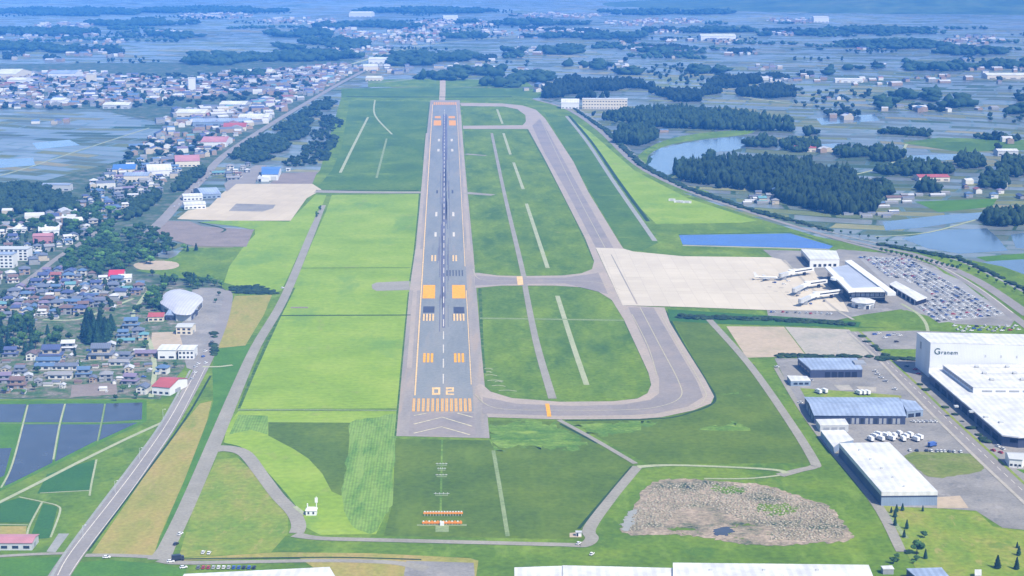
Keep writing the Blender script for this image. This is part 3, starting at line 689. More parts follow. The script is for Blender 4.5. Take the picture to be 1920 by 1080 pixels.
road('main_road', [(300, 640), (424, 545), (428, 558), (418, 600), (398, 650), (375, 695), (322, 790), (267, 870), (218, 935), (142, 1035), (105, 1090)][1:], [8, 9, 10, 11, 12, 12, 12.5, 12.5, 12.5, 12.5], 'road', 7)
road('pavement', [(357, 695), (305, 790), (248, 870), (196, 938), (124, 1035), (95, 1085)], 1.8, 'drain', 8)
road('lane_line', [(366, 700), (316, 790), (261, 870), (212, 935), (134, 1035), (108, 1080)], 0.55, 'white_paint', 9)
road('lane_line', [(385, 690), (334, 790), (283, 868), (236, 935), (160, 1035), (130, 1080)], 0.4, 'white_paint', 9)
road('farm_path', [(306, 792), (240, 822), (150, 866), (60, 912), (-40, 962)], 3.4, 'pale_path', 7)
road('farm_path', [(380, 688), (410, 688), (436, 685)], 4, 'pale_path', 8)
road('farm_path', [(-40, 1046), (60, 1040), (120, 1038)], 4, 'service', 7)
road('farm_path', [(160, 1042), (220, 1042), (300, 1046), (330, 1052)], 5, 'service', 7)
road('farm_path', [(300, 1050), (340, 1056), (480, 1054), (620, 1052), (740, 1056), (800, 1068)], [8, 6, 5, 5, 6, 9], 'service', 8)
for a in ([(35, 932), (78, 941), (108, 949), (112, 962), (95, 1008)], [(79, 942), (56, 985), (50, 1008)], [(-40, 983), (52, 985)], [(181, 862), (172, 905), (168, 930)], [(75, 925), (170, 920)], [(2, 915), (24, 868), (52, 760)], [(100, 862), (112, 796), (122, 758)]):
    road('levee', a, 1.3, 'pale_path', 6)
road('levee', [(183, 828), (190, 794), (197, 758)], 1.0, 'grass_path', 6)
road('levee', [(-40, 794), (100, 794), (266, 791)], 1.0, 'grass_path', 6)
road('town_road', [(-60, 588), (0, 560), (60, 520), (110, 482), (160, 450), (235, 398)], [8, 8, 8, 7, 7, 7], 'road', 5)
road('town_road', [(280, 437), (310, 408), (332, 383), (380, 335), (420, 292), (500, 238), (590, 184), (640, 155), (690, 128), (740, 95)], [16, 15, 14, 14, 14, 13, 13, 13, 14, 16], 'road', 6)
road('town_road', [(660, 120), (800, 84), (1000, 66)], 14, 'pale_path', 5)
road('village_lane', [(278, 545), (250, 590), (262, 620), (280, 640), (290, 690), (283, 745)], 4, 'pale_path', 5)
road('village_lane', [(0, 640), (60, 655), (150, 668), (280, 672)], 3.5, 'service', 5)
road('village_lane', [(60, 690), (150, 695), (280, 690)], 3, 'service', 5)
road('village_lane', [(80, 600), (140, 600), (180, 588), (250, 560)], 4, 'pale_path', 5)
road('village_lane', [(150, 520), (200, 540), (270, 535)], 4, 'service', 5)
road('country_road', [(1000, 186), (1062, 204), (1122, 243), (1192, 308), (1285, 356), (1400, 396), (1530, 436), (1640, 462), (1725, 480), (1830, 525), (1930, 592)], [10, 9, 9, 9, 8, 8, 8, 8, 9, 12, 13], 'road', 5)
road('country_road', [(1010, 183), (1080, 203), (1145, 248), (1215, 312), (1300, 354), (1420, 394), (1560, 436), (1700, 468), (1800, 490), (1935, 555)], 3.5, 'drain', 5)
road('access_road', [(1540, 440), (1610, 460), (1680, 476), (1740, 488), (1830, 540), (1905, 597), (1960, 640)], [5, 6, 7, 8, 8, 9, 9], 'road', 6)
road('lane_line', [(1745, 488), (1832, 538), (1900, 588)], 0.9, 'white_paint', 8)
road('industry_road', [(1600, 622), (1650, 668), (1700, 715), (1770, 782), (1860, 868), (1960, 962)], 13, 'road', 6)
road('pavement', [(1592, 624), (1640, 668), (1686, 715), (1752, 782), (1840, 868), (1940, 962)], 2.5, 'bare_grey', 7)
road('pavement', [(1612, 622), (1662, 668), (1713, 715), (1787, 785), (1878, 868), (1980, 962)], 2.2, 'grass_yellow', 7)
road('lane_line', [(1602, 623), (1652, 669), (1702, 716), (1772, 783), (1862, 869), (1960, 960)], 0.5, 'white_paint', 8, dash=(8, 6))
road('footpath', [(1690, 570), (1720, 588), (1735, 605), (1740, 622)], 3, 'pale_path', 7)
road('back_lane', [(1455, 690), (1500, 765), (1552, 835), (1640, 940), (1690, 1035)], [4, 4, 5, 7, 6], 'service', 6)
road('worn_patch', [(1660, 960), (1700, 1010)], 3, 'grass_path', 5)
road('far_road', [(830, 138), (830, 165), (829, 188)], [16, 14, 14], 'bare', 4)
road('far_road', [(640, 160), (760, 150), (830, 138), (800, 128)], 8, 'drain', 4)
road('far_bank', [(650, 181), (800, 182), (960, 181)], 14, 'ditch', 4)
road('country_lane', [(1640, 444), (1740, 436), (1840, 410), (1880, 408), (1930, 425)], 4, 'pale_path', 4)
road('country_lane', [(1590, 330), (1640, 318), (1680, 300), (1700, 270)], 5, 'pale_path', 4)
road('country_lane', [(0, 330), (60, 312), (150, 282), (280, 240)], 4, 'pale_path', 4)
road('country_lane', [(1380, 180), (1500, 195), (1640, 200), (1900, 220)], 8, 'pale_path', 4)
for a in ([(1165, 545), (1300, 548), (1400, 552), (1480, 548)], [(1150, 520), (1300, 524), (1450, 526)], [(1140, 500), (1280, 505), (1420, 512), (1460, 520)]):
    road('stand_line', a, .7, 'old_paint', 10)
for k in range(9):
    road('oil_stain', [(1395 + 11 * k, 520 + 5 * (k % 3) + 3.3 * k), (1403 + 11 * k, 520.5 + 5 * (k % 3) + 3.3 * k)], rng.uniform(3, 7), 'stain', 9.5, 1)
road('pavement', [(1470, 488), (1500, 520), (1560, 575), (1600, 600)], 3, 'bare_grey', 11)
# ================================================================== THINGS
ORD = ['first', 'second', 'third', 'fourth', 'fifth', 'sixth', 'seventh', 'eighth', 'ninth', 'tenth', 'eleventh', 'twelfth', 'thirteenth', 'fourteenth', 'fifteenth', 'sixteenth', 'seventeenth', 'eighteenth', 'nineteenth', 'twentieth']
PLACED = []        # (obj, px, py, look, noun, zone) for labelling once everything is placed

def px_of(p):
    d = Vector(p) - Vector((0, 0, CAM_H))
    yc = d.y * math.cos(TH) - d.z * math.sin(TH)
    zc = d.y * math.sin(TH) + d.z * math.cos(TH)
    return CX + F_PX * d.x / yc, CY - F_PX * zc / yc

def label_all():
    """a label per thing: its look, then its place in its row of the zone it stands in"""
    groups = {}
    for rec in PLACED: groups.setdefault((rec[3], rec[4], rec[5]), []).append(rec)
    for (look, noun, zone), L in groups.items():
        n = len(L)
        nb = max(1, math.ceil(n / 9))
        L.sort(key=lambda r: -r[2])
        for b in range(nb):
            row = sorted(L[b * n // nb:(b + 1) * n // nb], key=lambda r: r[1])
            if nb == 1: rn = ''
            elif nb == 2: rn = ('nearest', 'farthest')[b] + ' row '
            elif nb == 3: rn = ('nearest', 'middle', 'farthest')[b] + ' row '
            else: rn = ORD[b] + '-nearest row ' if b else 'nearest row '
            for k, r in enumerate(row):
                if n == 1: t = f'{look} {noun} {zone}'
                elif len(row) == 1: t = f'{look} {noun}, alone in the {rn}{zone}'
                elif rn: t = f'{look} {noun}, {ORD[k]} from left in {rn}{zone}'
                else: t = f'{look} {noun}, {ORD[k]} from the left {zone}'
                r[0]['label'] = ' '.join(t.split())

def part(mb, name, mats, root, smooth=False):
    o = root.location
    mb.v = [(v[0] - o.x, v[1] - o.y, v[2] - o.z) for v in mb.v]
    return mb.build(name, mats, root, smooth)

def sub(mb, name, mats, parent, root, smooth=False):
    o = part(mb, name, mats, root, smooth); o.parent = parent
    return o

# ---- building materials
B = {}
B['white_roof'] = ribbed('white_metal_roof', (0.455, 0.455, 0.46), 5.0, 0.5, 0.05, 0, 0.2)
B['white_wall'] = ribbed('white_cladding', (0.52, 0.53, 0.56), 1.2, 0.5, 0.03, 0, 0.05)
B['pale_blue_roof'] = ribbed('pale_blue_metal_roof', (0.21, 0.255, 0.35), 3.6, 0.45, 0.09, 0, 0.25)
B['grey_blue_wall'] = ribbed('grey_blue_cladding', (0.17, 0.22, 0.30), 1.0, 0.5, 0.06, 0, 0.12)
B['dark_blue_wall_and_shade'] = ribbed('dark_blue_cladding_and_shade', (0.035, 0.045, 0.085), 1.0, 0.5, 0.1, 0, 0.12)  # dark walls; also colours in shade on warehouse side and loading dock
B['blue_roof'] = ribbed('blue_metal_roof', (0.05, 0.125, 0.32), 1.0, 0.4, 0.1, 0, 0.12)
B['glass_roof'] = ribbed('glass_skylight_roof', (0.29, 0.305, 0.355), 3.0, 0.35, 0.09, 0, 0.12)
B['glass'] = plain('dark_window_glass', (0.02, 0.026, 0.04), 0.08, 0.5, 0.3, 2)
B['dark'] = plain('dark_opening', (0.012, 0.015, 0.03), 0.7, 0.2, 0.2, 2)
B['grey'] = plain('grey_metal', (0.22, 0.23, 0.25), 0.5, 0.4, 0.12, 2)
B['pale_grey'] = plain('pale_grey_metal', (0.36, 0.37, 0.38), 0.5, 0.3, 0.08, 2)
B['white'] = plain('white_coat', (0.54, 0.54, 0.54), 0.5, 0.4, 0.05, 3)
B['concrete'] = plain('concrete', (0.30, 0.29, 0.27), 0.85, 0.2, 0.12, 3)
B['cream_wall'] = plain('cream_render', (0.50, 0.45, 0.36), 0.85, 0.2, 0.1, 3)
B['ink'] = plain('dark_green_lettering', (0.03, 0.07, 0.06), 0.6, 0.3)
B['orange'] = plain('orange_coat', (0.60, 0.20, 0.012), 0.5, 0.4, 0.1, 1)
B['tyre'] = plain('tyre', (0.012, 0.012, 0.013), 0.9, 0.2)
B['red_roof'] = ribbed('red_roof', (0.28, 0.065, 0.065), 0.9, 0.6, 0.08, 0, 0.15)
B['pink_roof'] = ribbed('pink_roof', (0.33, 0.15, 0.17), 0.9, 0.6, 0.06, 0, 0.15)
B['gym_roof'] = ribbed('gym_roof', (0.36, 0.36, 0.41), 3.0, 0.5, 0.06, 0, 0.1)

def walls_of(root, P, h, wall, roof, over=0.25, slab=0.5, parapet=0.0):
    mb = MB(); mb.prism([(p.x, p.y) for p in P], 0.0, h - slab, 0, top=False)
    w = part(mb, 'wall', [wall], root)
    c = sum((Vector((p.x, p.y)) for p in P), Vector((0, 0))) / len(P)
    E = []
    for p in P:
        d = Vector((p.x, p.y)) - c; E.append(tuple(c + d * (1 + over / max(d.length, 1))))
    mb = MB(); mb.prism(E, h - slab, h)
    rf = part(mb, 'roof', [roof], root)
    if parapet:
        mb = MB(); n = len(E)
        for i in range(n):
            a, b = Vector(E[i]), Vector(E[(i + 1) % n]); d = (b - a).normalized(); nn = Vector((-d.y, d.x))
            if nn.dot(c - a) < 0: nn = -nn
            q = [a, b, b + nn * 0.5, a + nn * 0.5]
            mb.prism([tuple(p) for p in q], h, h + parapet)
        sub(mb, 'parapet', [wall], rf, root)
    return w, rf

def pane(root, P, i, s0, s1, z0, z1, name, m, parent=None, depth=0.12):
    """a panel on wall edge i of footprint P, from fraction s0 to s1 of its length"""
    a, b = Vector((P[i].x, P[i].y)), Vector((P[(i + 1) % len(P)].x, P[(i + 1) % len(P)].y))
    c = sum((Vector((p.x, p.y)) for p in P), Vector((0, 0))) / len(P)
    d = (b - a).normalized(); nn = Vector((d.y, -d.x))
    if nn.dot(a - c) < 0: nn = -nn
    p0, p1 = a.lerp(b, s0), a.lerp(b, s1)
    mb = MB(); mb.prism([tuple(p0), tuple(p1), tuple(p1 + nn * depth), tuple(p0 + nn * depth)], z0, z1)
    o = part(mb, name, [m], root)
    if parent: o.parent = parent
    return o

def building(name, label, cat, roof_px, h, wall, roof, group=None, parapet=0.0, over=0.25, slab=0.5):
    P = [G(x, y, h) for x, y in roof_px]
    for p in P: p.z = 0
    c = sum(P, Vector()) / len(P)
    root = empty(name, (c.x, c.y, 0.0))
    tag(root, label, cat, group)
    w, rf = walls_of(root, P, h, wall, roof, over, slab, parapet)
    return root, P, w, rf

# ---- white high-bay factory with its lettering
root, P, w, rf = building('factory', 'white high-bay factory block with lettering near its upper left corner', 'factory',
    [(1745, 642), (1719, 623), (1992, 628), (2040, 650)], 29.0, B['white_wall'], B['white_roof'], parapet=0.0)
pane(root, P, 0, 0.62, 0.72, 18, 24, 'louvre', B['grey'], w)
a, b = Vector((P[0].x, P[0].y)), Vector((P[3].x, P[3].y))
dv = (b - a).normalized()
def lettering(text, size, x_off, z, root, parent):
    cu = bpy.data.curves.new('lettering', 'FONT'); cu.body = text; cu.size = size; cu.extrude = 0.06; cu.space_character = 1.15
    tmp = bpy.data.objects.new('lettering', cu); COL.objects.link(tmp)
    bpy.context.view_layer.update()
    me = bpy.data.meshes.new_from_object(tmp)
    bpy.data.objects.remove(tmp)
    me.name = 'lettering'; me.materials.clear(); me.materials.append(B['ink'])
    o = bpy.data.objects.new('lettering', me); link(o, parent)
    p = a + dv * x_off + Vector((dv.y, -dv.x)) * 0.25
    o.location = (p.x - root.location.x, p.y - root.location.y, z)
    o.rotation_euler = (math.pi / 2, 0, math.atan2(dv.y, dv.x))
    return o
lettering('G', 7.2, 3.0, 19.5, root, w)
lettering('ranem', 4.6, 8.6, 19.7, root, w)
for k in range(3): pane(root, P, 3, 0.64 - 0.1 * k, 0.65 - 0.1 * k, 18, 20, 'vent', B['pale_grey'], w)
# low packing hall in front
root, P, w, rf = building('packing_hall', 'long low white hall with dark loading dock along its left side', 'factory',
    [(1879, 814), (1744, 700), (1744, 690), (2060, 694), (2100, 812), (1910, 818)], 8.5, B['dark_blue_wall_and_shade'], B['white_roof'], over=1.6, slab=1.0)  # dark wall colour paints in the shade under the roof overhang
for k in range(9): pane(root, P, 0, 0.05 + 0.1 * k, 0.115 + 0.1 * k, 0.6, 4.8, 'dock_door', B['dark'], w)
for k in range(4):
    c = G(1790 + 28 * k, 764 + 10 * k, 8.5)
    mb = MB(); mb.box(c.x, c.x + 3, c.y, c.y + 3, 8.5, 9.6); sub(mb, 'roof_vent', [B['pale_grey']], rf, root)
pane(root, P, 5, 0.02, 0.12, 3.5, 6.5, 'window', B['dark'], w); pane(root, P, 5, 0.14, 0.5, 3.5, 6.0, 'window', B['dark'], w)
root2, P, w, rf = building('roof_hall', 'raised white upper hall with rows of vents on the packing hall', 'factory',
    [(1825, 726), (1768, 684), (2030, 683), (2080, 727)], 13.0, B['white_wall'], B['white_roof'])
pane(root2, P, 0, 0.02, 0.97, 10.2, 12.2, 'window_band', B['grey_blue_wall'], w)
for k in range(14): pane(root2, P, 0, 0.04 + 0.066 * k, 0.075 + 0.066 * k, 10.4, 12.0, 'window', B['glass'], w, 0.2)
for k in range(4): pane(root2, P, 3, 0.86 - 0.10 * k, 0.935 - 0.10 * k, 9.2, 10.6, 'louvre', B['grey'], w)
for j, yy in enumerate((689, 701, 713)):
    mb = MB(); q0 = G(1825 + 14 * j, yy, 13.0); q1 = G(1990 + 14 * j, yy, 13.0)
    mb.box(q0.x, q1.x, q0.y, q0.y + 0.5, 13.0, 13.35); sub(mb, 'roof_duct', [B['pale_grey']], rf, root2)
    for k in range(4):
        q = G(1828 + 14 * j + 57 * k, yy, 13.0); mb = MB(); mb.box(q.x, q.x + 3.2, q.y - 1.2, q.y + 1.6, 13.35, 14.6); sub(mb, 'roof_vent', [B['pale_grey']], rf, root2)

# ---- warehouses and sheds of the industrial yard
root, P, w, rf = building('warehouse', 'long white-roofed warehouse with pale blue end wall and dark side', 'warehouse',
    [(1653, 922), (1574, 831), (1667, 829), (1758, 921)], 9.3, B['grey_blue_wall'], B['white_roof'], over=0.3, slab=2.6)
mb = MB()
pane(root, P, 0, 0.0, 1.0, 0.3, 6.4, 'side_shade', B['dark_blue_wall_and_shade'], w, 0.08)  # shade of the left side painted in as a dark blue panel
for k in range(7): pane(root, P, 2, 0.08 + 0.12 * k, 0.15 + 0.12 * k, 0.3, 4.2, 'shutter_door', B['pale_grey'], w)
pane(root, P, 3, 0.0, 1.0, 5.7, 6.6, 'cornice', B['dark_blue_wall_and_shade'], w, 0.1)
root, P, w, rf = building('storage_shed', 'small square white-roofed shed just below the blue workshop', 'shed', [(1538, 797), (1530, 786), (1584, 785), (1591, 796)], 5.5, B['pale_grey'], B['white_roof'])
for k in range(3): pane(root, P, 3, 0.12 + 0.28 * k, 0.32 + 0.28 * k, 0.3, 3.6, 'shutter_door', B['grey'], w)
root, P, w, rf = building('storage_shed', 'white-roofed shed behind the far end of the long warehouse', 'shed', [(1563, 838), (1539, 807), (1582, 806), (1600, 824), (1574, 829)], 5.5, B['grey_blue_wall'], B['white_roof'])
pane(root, P, 0, 0.2, 0.5, 0.3, 3.5, 'shutter_door', B['grey'], w)

for k in range(6):
    for j in range(2):
        q = P[0].lerp(P[1], .12 + .15 * k).lerp(P[3].lerp(P[2], .12 + .15 * k), .33 + .34 * j)
for o in list(COL.objects):
    if o.name.startswith('warehouse'):
        for k in range(5):
            q = G(1610 + 21 * k, 845 + 17 * k, 9.3); mb = MB(); mb.box(q.x, q.x + 1.3, q.y, q.y + 1.3, 9.3, 10.1)
            rfo = [c for c in o.children if c.name.startswith('roof')][0]; sub(mb, 'roof_vent', [B['pale_grey']], rfo, o)

def gable(name, label, cat, eave_px, h, rise, wall, roof, over=0.6, group=None, nwin=0, wz=(1.2, 2.6), door=True):
    """ridge parallel to the front edge; eave_px = front-left, front-right, back-right, back-left at eave height"""
    P = [G(x, y, h) for x, y in eave_px]
    for p in P: p.z = 0
    c = sum(P, Vector()) / 4
    root = empty(name, (c.x, c.y, 0)); tag(root, label, cat, group)
    fl, fr, br, bl = P
    ml, mr = (fl + bl) / 2, (fr + br) / 2
    up = Vector((0, 0, 1))
    mb = MB(); mb.prism([(p.x, p.y) for p in P], 0, h, top=False)
    mb.face([fl + up * h, ml + up * (h + rise), bl + up * h][::-1]); mb.face([fr + up * h, br + up * h, mr + up * (h + rise)][::-1])
    w = part(mb, 'wall', [wall], root)
    mb = MB()
    al = (mr - ml).normalized() * over
    for e0, e1 in ((fl, fr), (br, bl)):
        m0, m1 = (ml, mr) if e0 is fl else (mr, ml)
        s = -1 if e0 is fl else 1
        o0 = (e0 - m0); o1 = (e1 - m1)
        k = 1 + over / max(o0.length, 1); zd = h - rise * (k - 1)
        a0 = m0 + o0 * k + al * s + up * zd; a1 = m1 + o1 * k - al * s + up * zd
        t0 = m0 + al * s + up * (h + rise); t1 = m1 - al * s + up * (h + rise)
        th = up * 0.25
        v = [a0, a1, t1, t0]
        mb.mesh([p for p in v] + [p + th for p in v], [(3, 2, 1, 0), (4, 5, 6, 7), (0, 1, 5, 4), (1, 2, 6, 5), (2, 3, 7, 6), (3, 0, 4, 7)])
    rf = part(mb, 'roof', [roof], root)
    for k in range(nwin):
        pane(root, P, 0, (k + 0.2) / nwin, (k + 0.8) / nwin, wz[0], wz[1], 'window', B['glass'], w)
    if door: pane(root, P, 0, 0.45 / max(nwin, 1) + 0.5, 0.5 / max(nwin, 1) + 0.55, 0, 2.2, 'door', B['grey'], w, 0.16)
    return root, P, w, rf
root, P, w, rf = gable('workshop', 'long workshop with pale blue metal roof in the industrial yard', 'workshop', [(1527, 779), (1698, 780), (1684, 746), (1509, 745)], 6.5, 2.2, B['dark_blue_wall_and_shade'], B['pale_blue_roof'], 0.5, nwin=0, door=False)
for k in range(12): pane(root, P, 0, 0.36 + 0.05 * k, 0.392 + 0.05 * k, 0.4 if k % 3 else 0.3, 4.6, 'shutter_door' if k % 3 else 'window', B['grey'] if k % 3 else B['glass'], w)
for k in range(3): pane(root, P, 3, 0.2 + 0.25 * k, 0.35 + 0.25 * k, 0.4, 4.2, 'shutter_door', B['grey'], w)
root, P, w, rf = building('annex', 'lower pale blue flat-roofed annex joined at the workshop right end', 'workshop', [(1700, 771), (1688, 748), (1716, 752), (1731, 768)], 5.2, B['grey_blue_wall'], B['pale_blue_roof'])
pane(root, P, 3, 0.15, 0.45, 0.3, 3.2, 'shutter_door', B['dark'], w); pane(root, P, 3, 0.55, 0.9, 0.3, 3.0, 'window', B['glass'], w)
root, P, w, rf = building('depot', 'pale blue flat-roofed depot with dark walls and open bays', 'depot', [(1520, 692), (1496, 671), (1606, 671), (1617, 691)], 7.4, B['dark_blue_wall_and_shade'], B['pale_blue_roof'], slab=0.9)
for k in range(5): pane(root, P, 3, 0.10 + 0.13 * k, 0.2 + 0.13 * k, 0.2, 4.8, 'bay_opening', B['dark'], w)
for k in range(4): pane(root, P, 0, 0.1 + 0.22 * k, 0.25 + 0.22 * k, 2.5, 4.5, 'window', B['glass'], w)
mb = MB(); q = G(1603, 684, 7.4); mb.box(q.x, q.x + 9, q.y, q.y + 11, 7.4, 8.6); sub(mb, 'roof_unit', [B['grey']], rf, root)
root, P, w, rf = building('office_hut', 'small pale-roofed office hut left of the depot', 'hut', [(1483, 713.5), (1476, 704), (1513, 705), (1520, 713)], 4.6, B['grey_blue_wall'], B['white_roof'])
for k in range(3): pane(root, P, 3, 0.1 + 0.28 * k, 0.3 + 0.28 * k, 1.2, 2.8, 'window', B['glass'], w)
root, P, w, rf = gable('gatehouse', 'small white two-storey house beside the industry road at right edge', 'house', [(1893, 860), (1917, 862), (1926, 850), (1885, 848)], 6.0, 1.6, B['white'], B['pale_grey'], 0.5, nwin=3)

# ---- roofs along the bottom edge
root, P, w, rf = building('factory_roof', 'long flat pale factory roof cut by the bottom edge, left section', 'factory', [(965, 1110), (965, 1064), (1055, 1061), (1055, 1110)], 9.0, B['pale_grey'], B['white_roof'])
root, P, w, rf = building('factory_roof', 'long flat pale factory roof at the bottom edge, middle section', 'factory', [(1055.5, 1110), (1055.5, 1060), (1262, 1065), (1262, 1110)], 9.6, B['pale_grey'], B['white_roof'])
root, P, w, rf = building('factory_roof', 'tallest pale factory roof at the bottom edge, right section', 'factory', [(1262.5, 1110), (1262.5, 1055), (1628, 1059), (1648, 1110)], 11.0, B['pale_grey'], B['white_roof'])
for k in range(3):
    q = G(1330 + 100 * k, 1070, 11); mb = MB(); mb.box(q.x, q.x + 1.6, q.y, q.y + 1.2, 11, 11.7); sub(mb, 'roof_vent', [B['pale_grey']], rf, root)
root, P, w, rf = building('white_hall', 'white sloping-edged hall roof at bottom left behind parked trucks', 'hall', [(330, 1100), (346, 1076), (617, 1063), (640, 1100)], 8.0, B['pale_grey'], B['white_roof'])
root, P, w, rf = building('plant_shed', 'grey-roofed shed with dark wall at the bottom right edge', 'shed', [(1722, 1085), (1700, 1066), (1765, 1064), (1782, 1084)], 5.0, B['dark_blue_wall_and_shade'], B['pale_blue_roof'])
root, P, w, rf = building('plant_shed', 'tiny white-roofed shed right of the longest bottom factory roof', 'shed', [(1656, 1066), (1652, 1061), (1672, 1060), (1676, 1066)], 3.5, B['grey'], B['white_roof'])
root, P, w, rf = building('plant_shed', 'small cream shed standing on the grass at bottom right corner', 'shed', [(1828, 1078), (1828, 1068), (1840, 1068), (1840, 1078)], 3.5, B['cream_wall'], B['white_roof'])

# ---- airport terminal
root, P, w, rf = building('terminal_wing', 'white boxy terminal wing beside the blue reservoir', 'airport terminal', [(1519, 486), (1502, 467), (1568, 470), (1574, 485)], 9.5, B['white'], B['white_roof'], slab=1.2)
pane(root, P, 0, 0.08, 0.95, 0.5, 6.0, 'window_band', B['glass'], w)
for k in range(5): pane(root, P, 3, 0.1 + 0.17 * k, 0.2 + 0.17 * k, 1.0, 4.0, 'window', B['glass'], w)
root, P, w, rf = building('terminal', 'main airport terminal with blue-grey glazed roof between white strips', 'airport terminal', [(1594, 546), (1552, 504), (1600, 494), (1660, 545)], 11.0, B['glass'], B['glass_roof'], slab=0.8)
def strip_on(px4, z0, z1, name, m, parent, root):
    mb = MB(); mb.prism([tuple(G(x, y, z1).xy) for x, y in px4], z0, z1)
    return sub(mb, name, [m], parent, root)
strip_on([(1591, 546), (1546, 500), (1556, 499), (1603, 545)], 11.0, 12.6, 'white_ridge', B['white'], rf, root)
strip_on([(1604, 546), (1596, 540), (1652, 538), (1659, 546)], 11.0, 12.0, 'front_canopy', B['white'], rf, root)
strip_on([(1664, 548), (1584, 489), (1596, 487), (1680, 548)], 9.0, 12.4, 'street_canopy', B['white'], rf, root)
for k in range(7): pane(root, P, 3, 0.04 + 0.135 * k, 0.15 + 0.135 * k, 5.6, 8.6, 'window', B['glass_roof'], w)
pane(root, P, 3, 0.0, 1.0, 4.2, 5.0, 'white_band', B['white'], w, 0.5)
mb = MB(); q = G(1569, 524, 11); 
for t in range(1): mb.tube((q.x, q.y, 11), (q.x, q.y, 13.2), 7, 6.2, 16)
sub(mb, 'drum', [B['white']], rf, root)
mb = MB(); q = G(1618, 575)
root = empty('fire_station', (q.x, q.y, 0)); tag(root, 'white round-roofed building in front of the terminal by grass', 'building')
ov = [(q.x + 11 * math.cos(a), q.y + 14 * math.sin(a)) for a in [k * math.tau / 8 for k in range(8)]]
mb.prism(ov, 0, 6.0, top=False); w = part(mb, 'wall', [B['white']], root)
mb = MB(); E = [(q.x + 12 * math.cos(a), q.y + 15.5 * math.sin(a), 6.0) for a in [k * math.tau / 8 for k in range(8)]]; E2 = [(q.x + 5 * math.cos(a), q.y + 6.5 * math.sin(a), 7.4) for a in [k * math.tau / 8 for k in range(8)]]
for k in range(8): mb.face([E[k], E[(k + 1) % 8], E2[(k + 1) % 8], E2[k]])
mb.cap(E2); mb.cap([(*e[:2], 5.95) for e in E]); part(mb, 'roof', [B['white_roof']], root)
for k in range(5):
    a0 = R(215 + 28 * k); a1 = a0 + R(15)
    mb = MB(); mb.prism([(q.x + 11.0 * math.cos(t), q.y + 14.0 * math.sin(t)) for t in (a0, a1)] + [(q.x + 11.2 * math.cos(t), q.y + 14.2 * math.sin(t)) for t in (a1, a0)], 0.3, 4.0)
    sub(mb, 'garage_door' if k % 2 else 'window', [B['grey'] if k % 2 else B['glass']], w, root)
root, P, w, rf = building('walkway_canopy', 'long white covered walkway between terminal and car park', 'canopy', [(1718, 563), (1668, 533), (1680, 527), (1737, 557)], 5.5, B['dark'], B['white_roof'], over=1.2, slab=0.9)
for k in range(6): pane(root, P, 0, 0.02 + 0.16 * k, 0.06 + 0.16 * k, 0, 4.5, 'pillar', B['pale_grey'], w, 0.5)

def jetbridge(label, pts, h=5.0):
    """pts: photograph pixels of the floor line: terminal, rotunda, cab"""
    A, Rt, Cb = (G(x, y, h) for x, y in pts)
    root = empty('jet_bridge', (Rt.x, Rt.y, 0)); tag(root, label, 'jet bridge', 'jet bridges on the apron')
    def tun(a, b, wd, z0, z1, name, m):
        d = (b - a); d.z = 0; L = d.length; d.normalize(); n = Vector((-d.y, d.x, 0)) * wd / 2
        mb = MB(); mb.prism([tuple((p).xy) for p in (a + n, a - n, b - n, b + n)], z0, z1); return part(mb, name, [m], root)
    t = tun(A, Rt, 4.0, h - 0.5, h + 3.0, 'corridor', B['white']); tun(A.lerp(Rt, .1), Rt.lerp(A, .1), 4.3, h + 0.9, h + 2.0, 'window_band', B['glass']).parent = t
    t = tun(Rt, Cb, 3.4, h - 0.6, h + 2.6, 'telescopic_tunnel', B['white']); tun(Rt.lerp(Cb, .45), Cb, 3.9, h - 0.7, h + 2.8, 'outer_tunnel', B['pale_grey'])
    mb = MB(); mb.tube((Rt.x, Rt.y, h - 0.8), (Rt.x, Rt.y, h + 3.4), 3.4, 3.4, 14); part(mb, 'rotunda', [B['white']], root)
    mb = MB(); mb.tube((Cb.x, Cb.y, h - 0.8), (Cb.x, Cb.y, h + 3.0), 2.9, 2.9, 10); c = part(mb, 'cab', [B['pale_grey']], root)
    mb = MB(); mb.tube((Rt.x, Rt.y, 0), (Rt.x, Rt.y, h - 0.8), 1.0); part(mb, 'column', [B['grey']], root)
    m = Rt.lerp(Cb, 0.75); mb = MB(); mb.box(m.x - 2.6, m.x + 2.6, m.y - 0.7, m.y + 0.7, 0.3, h - 0.7); part(mb, 'drive_leg', [B['grey']], root)
    m = A.lerp(Rt, 0.4); mb = MB(); mb.box(m.x - 1.5, m.x + 1.5, m.y - 0.8, m.y + 0.8, 0, h - 0.5); part(mb, 'pier', [B['dark']], root)
jetbridge('farthest jet bridge, reaching out to the parked white airliner', [(1524, 506), (1484, 512), (1465, 518)])
jetbridge('middle jet bridge, folded back toward the camera', [(1549, 529), (1514, 534), (1490, 546)])
jetbridge('nearest jet bridge, with its cab low on the apron', [(1578, 548), (1530, 554), (1502, 566)])

